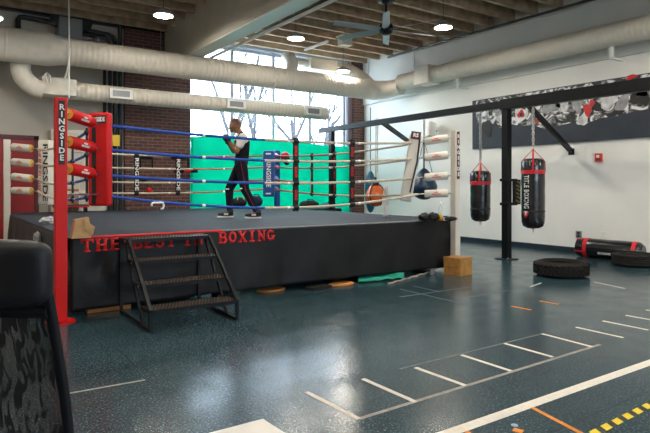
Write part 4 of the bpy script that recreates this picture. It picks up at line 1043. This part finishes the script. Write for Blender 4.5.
for x in (x0+.04, x1-.04): MB().bx(x-.02, x+.02, 12.15, 12.35, HP+.003, HP+.1).build('leg', M['black_steel'], sp)
# dark wall gear on the brick pillar
for (pa_, pb2, py_, lb) in ((134, 151, 157, 'black wall bracket with two arms on the brick, the left one'), (171, 186, 157, 'black wall bracket with two arms on the brick near the green sheet')):
    a_ = onY(pa_, py_, YB-.13); b_ = onY(pb2, py_, YB-.13)
    br = thing('wall_bracket', ((a_.x+b_.x)/2, YB-.12, a_.z-.3), lb, 'bracket')
    MB().bx(a_.x, b_.x, YB-.18, YB-.12, a_.z-.04, a_.z+.04).build('mounting_bar', M['black_steel'], br)
    for x in (a_.x+.06, b_.x-.06): MB().tube([(x, YB-.16, a_.z), (x, YB-.42, a_.z-.02), (x, YB-.44, a_.z-.26)], .02, 8).build('arm', M['black_steel'], br)
a_ = onY(184, 171, YB-.2)
bb = thing('barbell_hook', (a_.x, YB-.2, a_.z-.05), 'thick black bar with red grip fixed on the brick beside the green sheet', 'bar')
MB().tube([(a_.x-.25, YB-.3, a_.z), (a_.x+.3, YB-.3, a_.z)], .04, 10).build('bar', M['black_steel'], bb); MB().tube([(a_.x-.05, YB-.3, a_.z+.0), (a_.x+.12, YB-.3, a_.z)], .045, 10).build('grip', M['red_vinyl'], bb)
for x in (-.2, .25): MB().bx(a_.x+x-.02, a_.x+x+.02, YB-.3, YB-.1, a_.z-.03, a_.z+.03).build('mount', M['black_steel'], bb)
a_ = onY(146, 190, YB-.3)
kt = thing('hanging_gloves', (a_.x, YB-.3, a_.z-.1), 'small dark and red gloves hanging low on the brick pillar', 'gloves')
crum(MB(), a_+Vector((.08, 0, -.02)), .07, 3).build('glove', M['red_vinyl'], kt); crum(MB(), a_+Vector((-.08, 0, .25)), .1, 5, (1.6, .6, .6)).build('mitt', M['black_vinyl'], kt)
MB().tube([a_+Vector((0, .1, .35)), a_+Vector((.06, .02, .02))], .008, 6).build('lace', M['black'], kt)
# gym bags on the far apron
gb = [(232, 246, 199, .16, 'black', 'black gym bag on the far ring edge behind the boxer'), (248, 262, 197, .18, 'navy', 'dark navy gym bag on the far ring edge below the blue cushion'),
      (300, 318, 202, .14, 'black', 'black holdall on the far ring edge right of the blue corner'), (322, 336, 204, .12, 'teal', 'teal bag on the far ring edge near the steel post')]
for i, (a0, a1, py_, hh, m_, lb) in enumerate(gb):
    Yb = 12.35; p0 = onY(a0, py_, Yb); p1 = onY(a1, py_, Yb)
    if p1.x > 6.66: Yb = 12.35; p1.x = p1.x
    base = HP if p1.x < 6.7 else 0
    zt = p0.z
    t_ = thing('gym_bag', ((p0.x+p1.x)/2, Yb, base), lb, 'bag', 'gym bags behind the ring')
    if base == 0: MB().bx(p0.x-.05, p1.x+.05, Yb-.2, Yb+.25, 0, .75).build('crate', M['black_plastic'], t_, bevel=.01)
    b2 = .755 if base == 0 else HP+.005
    cxx, rx_ = (p0.x+p1.x)/2, (p1.x-p0.x)/2
    MB().ell((cxx, Yb, (b2+zt)/2+.02), (rx_, .14, (zt-b2)/2+.02), 18, 10, fn=lambda v: Vector((max(-.85, min(.85, v.x))*1.15, v.y, max(-.9, v.z)))).build('bag_body', M[m_], t_)
    MB().tube([(cxx-rx_*.5, Yb-.1, zt-.04), (cxx-rx_*.3, Yb-.06, zt+.06), (cxx+rx_*.3, Yb-.06, zt+.06), (cxx+rx_*.5, Yb-.1, zt-.04)], .012, 6).build('handle', M['cream_rope'] if i == 0 else M['black'], t_)
# red / black person-shaped dummy head gear by the blue corner
q = onY(282.5, 156.5, 12.0)
o = thing('head_guard', q, 'red head guard hooked on top of the blue corner post', 'head guard')
MB().ell(q+Vector((.02, -.09, 0)), (.12, .10, .11), 18, 12).build('shell', M['red_vinyl'], o); MB().ell(q+Vector((.02, -.17, -.1)), (.10, .07, .12)).build('chin_pad', M['black_vinyl'], o)

# ================================================================ FLOOR MARKINGS
def tape(a, b, w, m_, label, group=None, z=.002, name='floor_tape'):
    A_, B_ = onZ(*a), onZ(*b); d_ = (B_-A_).normalized(); n_ = Vector((-d_.y, d_.x, 0))*w/2
    o = MB().prism([A_-n_, B_-n_, B_+n_, A_+n_], (0, 0, z)).build(name, M[m_], loc=(A_+B_)/2); return tag(o, label, 'floor tape', group)
G1 = 'white rungs of the taped floor ladder'
rungs = [((306, 392), (358.5, 419), 'first and nearest white rung of the taped ladder, at its open end'), ((363, 379), (415.4, 402), 'second white rung of the taped ladder from its near end'),
         ((415.4, 367.7), (466, 385.8), 'third white rung of the taped ladder from its near end'), ((461.5, 355), (511.5, 371.2), 'fourth white rung of the taped ladder from its near end'),
         ((504.6, 343.5), (552.7, 357), 'fifth white rung of the taped ladder from its near end'), ((542, 333.8), (592.5, 347), 'sixth white rung of the taped ladder, where its side lines stop')]
for a, b, lb in rungs: tape(a, b, .035, 'tape_white', lb, G1)
G2 = 'short white tape strips beyond the ladder'
for a, b, lb in [((576, 327.3), (623, 337.7), 'short white strip on the floor just past the ladder end'), ((602.7, 321), (648, 330), 'short white strip, second past the ladder end'),
                 ((625.8, 315.4), (668, 323), 'short white strip, third past the ladder end, by the picture edge'), ((646, 310), (690, 317), 'short white strip, last past the ladder, cut by the picture edge')]:
    tape(a, b, .035, 'tape_white', lb, G2)
tape((358.5, 419), (600, 344.5), .03, 'tape_beige', 'long worn beige line along the near side of the taped ladder', z=.0015)
tape((400, 369), (542, 333.8), .018, 'tape_faint', 'long faint line along the far side of the taped ladder', z=.0015)
tape((425, 441.5), (720, 338), .075, 'tape_white', 'thick white line crossing the floor near the orange tape')
tape((530.8, 407), (590, 438), .03, 'tape_orange', 'long orange strip running from the thick white line')
tape((461, 427.5), (472, 436), .03, 'tape_orange', 'short orange strip at the bottom edge by the thick white line')
tape((513, 429.5), (523, 432), .045, 'tape_orange', 'small orange scrap of tape at the bottom edge')
tape((511.5, 306.3), (531, 310), .045, 'tape_orange', 'orange strip on the floor, nearer of the two by the treaded tyre')
tape((539.8, 301), (558.5, 304.3), .045, 'tape_orange', 'orange strip on the floor, closer to the treaded tyre')
tape((66, 394), (145, 380), .02, 'tape_beige', 'thin beige line on the floor between the office chair and stairs')
tape((594, 282), (625, 288.6), .02, 'tape_white', 'thin white strip right of the treaded tyre')
tape((530, 287), (541, 283), .02, 'tape_white', 'thin white strip touching the left side of the treaded tyre')
for a, b, lb in [((400, 289), (455, 302), 'faded line left of the wooden box reflection'), ((413, 286), (440, 292), 'faded line on the floor in front of the ring corner'), ((400, 297), (470, 287), 'faded long line crossing in front of the wooden block'), ((470, 297), (510, 290), 'faded line left of the orange strips')]:
    tape(a, b, .018, 'tape_faint', lb, z=.0012)
# hazard tape
A_, B_ = onZ(592, 434.5), onZ(652, 404); d_ = (B_-A_).normalized(); n_ = Vector((-d_.y, d_.x, 0))*.026; L = (B_-A_).length
hz = thing('hazard_tape', (A_+B_)/2, 'yellow and black striped hazard tape at the lower right corner', 'floor tape')
MB().prism([A_-n_, B_+d_*.5-n_, B_+d_*.5+n_, A_+n_], (0, 0, .002)).build('tape_base', M['tape_black'], hz)
yl = MB(); k = 0
PR = L/5.8
while k*PR < L+.4:
    s_ = A_+d_*(k*PR); sk = d_*.015; yl.prism([s_-n_-sk+UP*.002, s_+d_*(PR*.55)-n_-sk+UP*.002, s_+d_*(PR*.55)+n_+sk+UP*.002, s_+n_+sk+UP*.002], (0, 0, .0006)); k += 1
yl.build('yellow_stripe', M['tape_yellow'], hz)
A_ = onZ(514.5, 425.5); o = MB().lathe([(.001, 0), (.02, 0), (.02, .003), (.001, .003)], A_, seg=16).build('floor_sticker', mat('blue_sticker', (.25, .36, .48), .5), loc=A_); tag(o, 'small round pale blue sticker by the orange scrap', 'sticker')
ws = [onZ(205, 436), onZ(263, 420.5), onZ(290, 438), onZ(232, 460)]
o = MB().prism(ws, (0, 0, .012)).build('white_floor_mat', M['paper'], loc=ws[1], bevel=.003); tag(o, 'corner of a white board lying on the floor at the bottom edge', 'board')

# ================================================================ OFFICE CHAIR
ch = thing('office_chair', (0, 0, 0), 'black mesh office chair seen from behind, with padded leather headrest', 'office chair')
# local frame: x = width, y = forward (away from camera), built round the origin
def back_x(z): t_ = (1.2-z)/.6; return .222+.045*max(0, min(1, t_))**.9
hd = MB()
def sq(u, v, w, h, t_, e=.30):
    a = 2*math.pi*u; b = math.pi*(v-.5)
    sg = lambda x, p: math.copysign(abs(x)**p, x)
    return Vector((w*sg(math.cos(b), e)*sg(math.cos(a), e), t_*sg(math.sin(b), .8), h*sg(math.cos(b), e)*sg(math.sin(a), e)))
nu, nv = 48, 16
ring_ = [[sq(i/nu, j/nv, .245, .068, .038) for i in range(nu)] for j in range(nv+1)]
o_ = len(hd.v)
for rr in ring_: hd.v += [v+Vector((0, 0, 1.165)) for v in rr]
for j in range(nv):
    for i in range(nu): hd.f.append((j*nu+i, j*nu+(i+1) % nu, (j+1)*nu+(i+1) % nu, (j+1)*nu+i)); hd.m.append(0)
hd.build('headrest', M['leather'], ch, angle=80)
def bk(u, v):
    z = .55+v*.56; return ((u-.5)*2*(back_x(z)-.01), .03*(1-4*(u-.5)**2)*.8+.02+.05*math.sin((1-v)*2.2), z)
MB().grid(bk, 20, 24).build('backrest_mesh', M['chair_mesh'], ch)
for sx in (-1, 1):
    MB().tube([(sx*back_x(z), .02+.05*math.sin((1.11-z)/.56*2.2), z) for z in [1.13-.058*i for i in range(11)]], .011, 12).build('back_frame', M['black_plastic'], ch)
MB().tube([((u-.5)*2*back_x(1.10), .02+.024*(1-4*(u-.5)**2), 1.085) for u in [i/10 for i in range(11)]], .014, 10).build('back_rail', M['black_plastic'], ch)
MB().tube([((u-.5)*2*back_x(.55), .08, .55) for u in [i/10 for i in range(11)]], .016, 10).build('back_rail', M['black_plastic'], ch)
MB().box((0, .30, .47), (.50, .48, .08)).build('seat', M['leather'], ch, bevel=.035)
MB().beam((0, .06, .58), (0, .22, .42), .08, .025).build('back_support', M['black_plastic'], ch)
MB().tube([(0, .28, .14), (0, .28, .43)], .028, 14).build('gas_lift', M['black_plastic'], ch)
for sx in (-1, 1):
    MB().tube([(sx*.24, .34, .44), (sx*.30, .34, .46), (sx*.30, .33, .585)], .016, 8).build('armrest_post', M['black_plastic'], ch)
    MB().box((sx*.30, .31, .60), (.07, .26, .03)).build('armrest', M['black_plastic'], ch, bevel=.012)
for k in range(5):
    a = R(90+72*k); e = Vector((.29*math.cos(a), .28+.29*math.sin(a), .075))
    lg = MB().beam((0, .28, .12), e, .04, .03).build('base_leg', M['black_plastic'], ch, bevel=.006)
    MB().lathe([(.001, -.02), (.024, -.02), (.028, -.01), (.028, .01), (.024, .02), (.001, .02)], (e.x, e.y, .028), axis='X', seg=16).tube([e, (e.x, e.y, .03)], .008, 8).build('caster', M['black_plastic'], lg)
cp = FW*1.10+RT*(-.785); ch.location = (cp.x, cp.y, .012); ch.rotation_euler = (0, 0, -YAW+R(2))

# ================================================================ THE BOXER
def skin_mesh(joints, edges, root=0):
    """tapering limbs between joints, rounded at every joint; remesh() then melts them into one skin.
    radius r, or (half width across, half depth front to back) for the trunk"""
    mb = MB()
    def el(r): return (r, r, r) if not isinstance(r, tuple) else (r[1], r[0], min(r)*.8)
    for p, r in joints: mb.ell(p, el(r), 20, 12)
    for a, b in edges:
        (p0, r0), (p1, r1) = joints[a], joints[b]
        n = 8
        for k in range(n+1):
            t_ = k/n
            if k not in (0, n): mb.ell(lerp(p0, p1, t_), tuple(lerp(x, y_, t_) for x, y_ in zip(el(r0), el(r1))), 18, 10)
        if not isinstance(r0, tuple) and not isinstance(r1, tuple): mb.tube([p0, p1], [r0, r1], 18)
    return mb.v, mb.f
def remesh(mb, size, smooth=4):
    me = bpy.data.meshes.new('rm'); me.from_pydata([tuple(v) for v in mb.v], [], mb.f)
    bm = bmesh.new(); bm.from_mesh(me); bmesh.ops.recalc_face_normals(bm, faces=bm.faces); bm.to_mesh(me); bm.free()
    ob = bpy.data.objects.new('rm', me); C.objects.link(ob)
    m1 = ob.modifiers.new('r', 'REMESH'); m1.mode = 'VOXEL'; m1.voxel_size = size
    m2 = ob.modifiers.new('s', 'SMOOTH'); m2.iterations = smooth; m2.factor = .5
    dg = bpy.context.evaluated_depsgraph_get(); dg.update()
    res = bpy.data.meshes.new_from_object(ob.evaluated_get(dg)); o2 = MB()
    bm = bmesh.new(); bm.from_mesh(res); seen = set(); best = []
    for v in bm.verts:
        if v.index in seen: continue
        st_ = [v]; isl = []; seen.add(v.index)
        while st_:
            u = st_.pop(); isl.append(u)
            for e in u.link_edges:
                w2 = e.other_vert(u)
                if w2.index not in seen: seen.add(w2.index); st_.append(w2)
        if len(isl) > len(best): best = isl
    idx = {v.index: i for i, v in enumerate(best)}
    o2.add([v.co.copy() for v in best], [tuple(idx[v.index] for v in f.verts) for f in bm.faces if f.verts[0].index in idx]); bm.free()
    bpy.data.objects.remove(ob); bpy.data.meshes.remove(res); bpy.data.meshes.remove(me)
    return o2
# local frame: +x = facing (screen left), +y = his left (towards the camera side -> -depth), z up
HIPL, HIPR = Vector((-.03, .085, .86)), Vector((.0, -.085, .86))
FKN, FAN = Vector((.20, -.12, .48)), Vector((.195, -.12, .10))       # front leg (his right)
RKN, RAN = Vector((-.10, .13, .47)), Vector((-.30, .13, .10))        # rear leg (his left, nearest)
PEL, SPN, CHE, NCK, HDB = Vector((-.02, 0, .92)), Vector((-.045, 0, 1.10)), Vector((-.035, 0, 1.26)), Vector((-.005, 0, 1.405)), Vector((.05, 0, 1.48))
SHL, SHR = Vector((-.07, .150, 1.33)), Vector((.03, -.150, 1.335))
ELL, ELR = Vector((.03, .19, 1.09)), Vector((.13, -.17, 1.12))
WRL, WRR = Vector((.165, .10, 1.25)), Vector((.225, -.06, 1.28))
J = [(PEL, (.125, .095)), (SPN, (.118, .088)), (CHE, (.145, .108)), (NCK, .056), (HDB, .054),
     (SHL, .060), (ELL, .042), (WRL, .030), (SHR, .060), (ELR, .042), (WRR, .030),
     (HIPL, .085), (RKN, .056), (RAN, .038), (HIPR, .085), (FKN, .056), (FAN, .038),
     (RAN+Vector((.10, 0, -.055)), .03), (FAN+Vector((.10, 0, -.055)), .03), (lerp(HIPL, RKN, .35), .078), (lerp(HIPR, FKN, .35), .078), (lerp(RKN, RAN, .35), .052), (lerp(FKN, FAN, .35), .052),
     (lerp(ELL, WRL, .3), .043), (lerp(ELR, WRR, .3), .043)]
E = [(0, 1), (1, 2), (2, 3), (3, 4), (2, 5), (5, 6), (6, 23), (23, 7), (2, 8), (8, 9), (9, 24), (24, 10), (0, 11), (11, 19), (19, 12), (12, 21), (21, 13), (0, 14), (14, 20), (20, 15), (15, 22), (22, 16), (13, 17), (16, 18)]
vs, fs = skin_mesh(J, E)
body = MB().add(vs, fs)
# head: facing +x, chin tucked
HC = Vector((.075, 0, 1.535)); hq = Matrix.Rotation(R(16), 3, 'Y')
def hfn(v):
    x, y_, z = v
    if z < 0: x = x*(1-.10*abs(z)) + .10*abs(z)*(1 if x > -.2 else .3); y_ = y_*(1-.28*abs(z))
    if z > .1 and x > 0: x *= 1-.08*z
    return Vector((x, y_, z))
def H(p): return HC+hq @ Vector(p)
body.ell(HC, (.098, .077, .122), 28, 20, q=hq, fn=hfn)
body.ell(H((.085, 0, -.065)), (.032, .038, .030), q=hq)                 # chin
body.ell(H((.108, 0, -.018)), (.020, .014, .014), q=hq)                 # nose tip
body.tube([H((.092, 0, .03)), H((.104, 0, .0)), H((.112, 0, -.018))], [.009, .011, .013], 8)
body.ell(H((.088, 0, .035)), (.018, .052, .012), q=hq)                  # brow
for s_ in (1, -1):
    body.ell(H((.0, .078*s_, -.005)), (.020, .010, .032), q=hq)          # ears
    body.ell(H((.075, .042*s_, -.02)), (.024, .022, .02), q=hq)          # cheeks
body.ell(H((.102, 0, -.048)), (.010, .024, .006), q=hq)                 # lips
body.ell(H((.100, 0, -.058)), (.010, .022, .006), q=hq)
# hands, loosely closed at chin height
def hand(W_, d_, side, palm_n):
    d_ = Vector(d_).normalized(); pn = Vector(palm_n); pn = (pn-d_*pn.dot(d_)).normalized(); sd = d_.cross(pn)*side
    mb = MB()
    mb.ell(W_+d_*.05, (.048, .042, .020), 14, 10, q=Matrix((d_, sd, pn)).transposed())
    for i in range(4):
        b0 = W_+d_*.085+sd*(.030-.020*i); L_ = (.040, .045, .042, .033)[i]
        p1 = b0+d_*L_*.7+pn*.012; p2 = p1+pn*.028-d_*.008; p3 = p2-d_*.022+pn*.006
        mb.tube([b0-d_*.015, b0, p1, p2, p3], [.0095, .0095, .009, .0085, .0075], 8)
    t0 = W_+d_*.025+sd*.035; mb.tube([t0, t0+d_*.03+sd*.016+pn*.014, t0+d_*.052+sd*.004+pn*.03, t0+d_*.062-sd*.014+pn*.034], [.012, .011, .010, .008], 8)
    return mb
hL = hand(WRL, (.45, -.10, .88), 1, (-.3, -.9, .2)); hR = hand(WRR, (.30, .10, .95), -1, (-.5, .8, .2))
body.v += []
for h_ in (hL, hR):
    o0 = len(body.v); body.v += h_.v; body.f += [tuple(i+o0 for i in f) for f in h_.f]; body.m += [0]*len(h_.f)
body = remesh(body, .009, 3)
bp = Vector((4.13, 8.47, HP))
boxer = thing('person', (0, 0, 0), 'bald man in black vest and dark joggers standing in the ring, fists raised', 'person')
bo = body.build('body', M['skin'], boxer, angle=180)
def cloth(name, J_, E_, m_, size=.012, cut=None, extra=None, root=0):
    vs_, fs_ = skin_mesh(J_, E_, root); c_ = MB().add(vs_, fs_)
    if extra: extra(c_)
    c_ = remesh(c_, size, 3)
    if cut:
        keep = [f for f in c_.f if not any(cut(c_.v[i]) for i in f)]; c_.f = keep; c_.m = [0]*len(keep)
    return c_.build(name, M[m_] if isinstance(m_, str) else m_, boxer, angle=180)
tr = [(PEL, (.14, .112)), (HIPL, .105), (lerp(HIPL, RKN, .35), .098), (RKN, .072), (lerp(RKN, RAN, .4), .064), (lerp(RKN, RAN, .93), .048),
      (HIPR, .105), (lerp(HIPR, FKN, .35), .098), (FKN, .072), (lerp(FKN, FAN, .4), .064), (lerp(FKN, FAN, .93), .048), (lerp(PEL, SPN, .5), (.132, .104))]
tro = cloth('trousers', tr, [(0, 1), (1, 2), (2, 3), (3, 4), (4, 5), (0, 6), (6, 7), (7, 8), (8, 9), (9, 10), (0, 11)], 'trousers')
# red side stripe and knee print on the near leg
def legline(P, off, r0): return [Vector((p.x+off, p.y+r_, p.z)) for p, r_ in P]
st_ = [Vector((-.04, .180, .92)), HIPL+Vector((-.02, .102, 0)), lerp(HIPL, RKN, .35)+Vector((-.02, .095, 0)), RKN+Vector((-.02, .069, 0)), lerp(RKN, RAN, .4)+Vector((-.01, .061, 0)), lerp(RKN, RAN, .9)+Vector((0, .046, 0))]
MB().tube(st_, .0055, 6).build('side_stripe', mat('dark_red_stripe', (.22, .01, .02), .8), tro)
for P_ in (RKN+Vector((.045, .06, .02)), FKN+Vector((.02, .075, .0))):
    MB().box(P_, (.06, .008, .02), Matrix.Rotation(R(10), 3, 'Z')).build('printed_mark', M['text_white'], tro)
sh = [(SPN, (.128, .10)), (CHE, (.153, .118)), (NCK-Vector((0, 0, .05)), .078), (SHL, .072), (lerp(SHL, ELL, .55), .066), (SHR, .072), (lerp(SHR, ELR, .55), .066), (lerp(PEL, SPN, .3), (.132, .106))]
cloth('tshirt', sh, [(0, 1), (1, 2), (1, 3), (3, 4), (1, 5), (5, 6), (0, 7)], 'shirt', root=1)
ve = [(SPN, (.140, .112)), (CHE-Vector((0, 0, .02)), (.150, .130)), (lerp(PEL, SPN, .05), (.145, .115))]
vst = cloth('vest', ve+[(CHE+Vector((-.01, .075, .095)), .066), (CHE+Vector((.02, -.075, .10)), .066)], [(0, 1), (0, 2), (1, 3), (1, 4)], 'vest', root=0)
# wraps over the hands
for (W_, d_, s_, pn) in ((WRL, Vector((.45, -.10, .88)), 1, 0), (WRR, Vector((.30, .10, .95)), -1, 0)):
    d_ = d_.normalized(); g_ = MB(); g_.ell(W_+d_*.062, (.052, .060, .068), 16, 12, q=d_.to_track_quat('Z', 'Y').to_matrix(), fn=lambda v: v*(1+.08*noise.noise(v*2)))
    g_.tube([W_-d_*.045, W_+d_*.02, W_+d_*.05], [.038, .037, .042], 14); g_.build('hand_glove', M['glove'], boxer, angle=180)
# shoes
for A0, sd in ((RAN, .13), (FAN, -.12)):
    s_ = MB(); b = Vector((A0.x, A0.y, 0))
    s_.ell(b+Vector((.07, 0, .055)), (.135, .048, .045), 20, 12, fn=lambda v: Vector((v.x, v.y, max(v.z, -.75)*(1.15 if v.x < 0 else .85))))
    s_.tube([b+Vector((-.01, 0, .06)), b+Vector((-.012, 0, .14))], [.05, .052], 16)
    so = s_.build('shoe', M['shoe'], boxer, angle=180)
    MB().prism([b+Vector((.07+.142*math.cos(a), .050*math.sin(a)*(1 if math.cos(a) > 0 else .8), .003)) for a in [R(20*i) for i in range(18)]], (0, 0, .022)).build('shoe_sole', M['sole'], so)
    MB().box(b+Vector((.05, .046, .06)), (.07, .008, .03)).build('shoe_mark', M['sole'], so)
# eyes, eyebrow, stubble cap of hair
for s_ in (1, -1):
    MB().ell(H((.091, .030*s_, .012)), (.008, .013, .007), q=hq).build('eye', M['eye'], boxer)
hr = MB().ell(HC, (.1005, .0795, .1245), 28, 20, q=hq, fn=hfn)
keep = [f for f in hr.f if all(((hq.transposed() @ (hr.v[i]-HC)).z > .055 or (hq.transposed() @ (hr.v[i]-HC)).x < -.02) and (hq.transposed() @ (hr.v[i]-HC)).z > -.03 for i in f)]
hr.f = keep; hr.m = [0]*len(keep)
hair_m = mat('stubble', (.13, .062, .038), .6); hr.build('hair', hair_m, boxer, angle=180)
boxer.location = bp; boxer.rotation_euler = (0, 0, math.atan2(-RT.y, -RT.x)); boxer.scale = (1.0, 1.0, 1.0)

# ================================================================ LIGHT
w = bpy.data.worlds.new('sky'); sc.world = w; w.use_nodes = True
w.node_tree.nodes['Background'].inputs['Color'].default_value = (.74, .87, 1, 1); w.node_tree.nodes['Background'].inputs['Strength'].default_value = 7.5
pl = bpy.data.lights.new('window_portal', 'AREA'); pl.shape = 'RECTANGLE'; pl.size = WX1-WX0; pl.size_y = WZ1-WZ0; pl.cycles.is_portal = True
po = bpy.data.objects.new('window_portal', pl); C.objects.link(po); po.location = ((WX0+WX1)/2, YB+.35, (WZ0+WZ1)/2); po.rotation_euler = (R(-90), 0, 0)
pl2 = bpy.data.lights.new('window_portal', 'AREA'); pl2.shape = 'RECTANGLE'; pl2.size = 5.4; pl2.size_y = 2.2; pl2.cycles.is_portal = True
po2 = bpy.data.objects.new('window_portal', pl2); C.objects.link(po2); po2.location = (4.7, YF-.25, 2.6); po2.rotation_euler = (R(90), 0, 0)  # portal for the added rear window

cam = bpy.data.cameras.new('camera'); co = bpy.data.objects.new('camera', cam); C.objects.link(co)
co.location = (0, 0, CAM_H); co.rotation_euler = (R(90), 0, -YAW)
cam.sensor_width = 36; cam.lens = F_PX/650*36; cam.shift_y = -(216.5-HOR)/650; cam.clip_start = .05; cam.clip_end = 500
sc.camera = co
sc.view_settings.view_transform = 'Standard'; sc.view_settings.look = 'None'; sc.view_settings.gamma = 1; sc.view_settings.exposure = 0.68
sc.cycles.max_bounces = 8; sc.cycles.diffuse_bounces = 5; sc.cycles.transparent_max_bounces = 16
sc.cycles.use_denoising = True
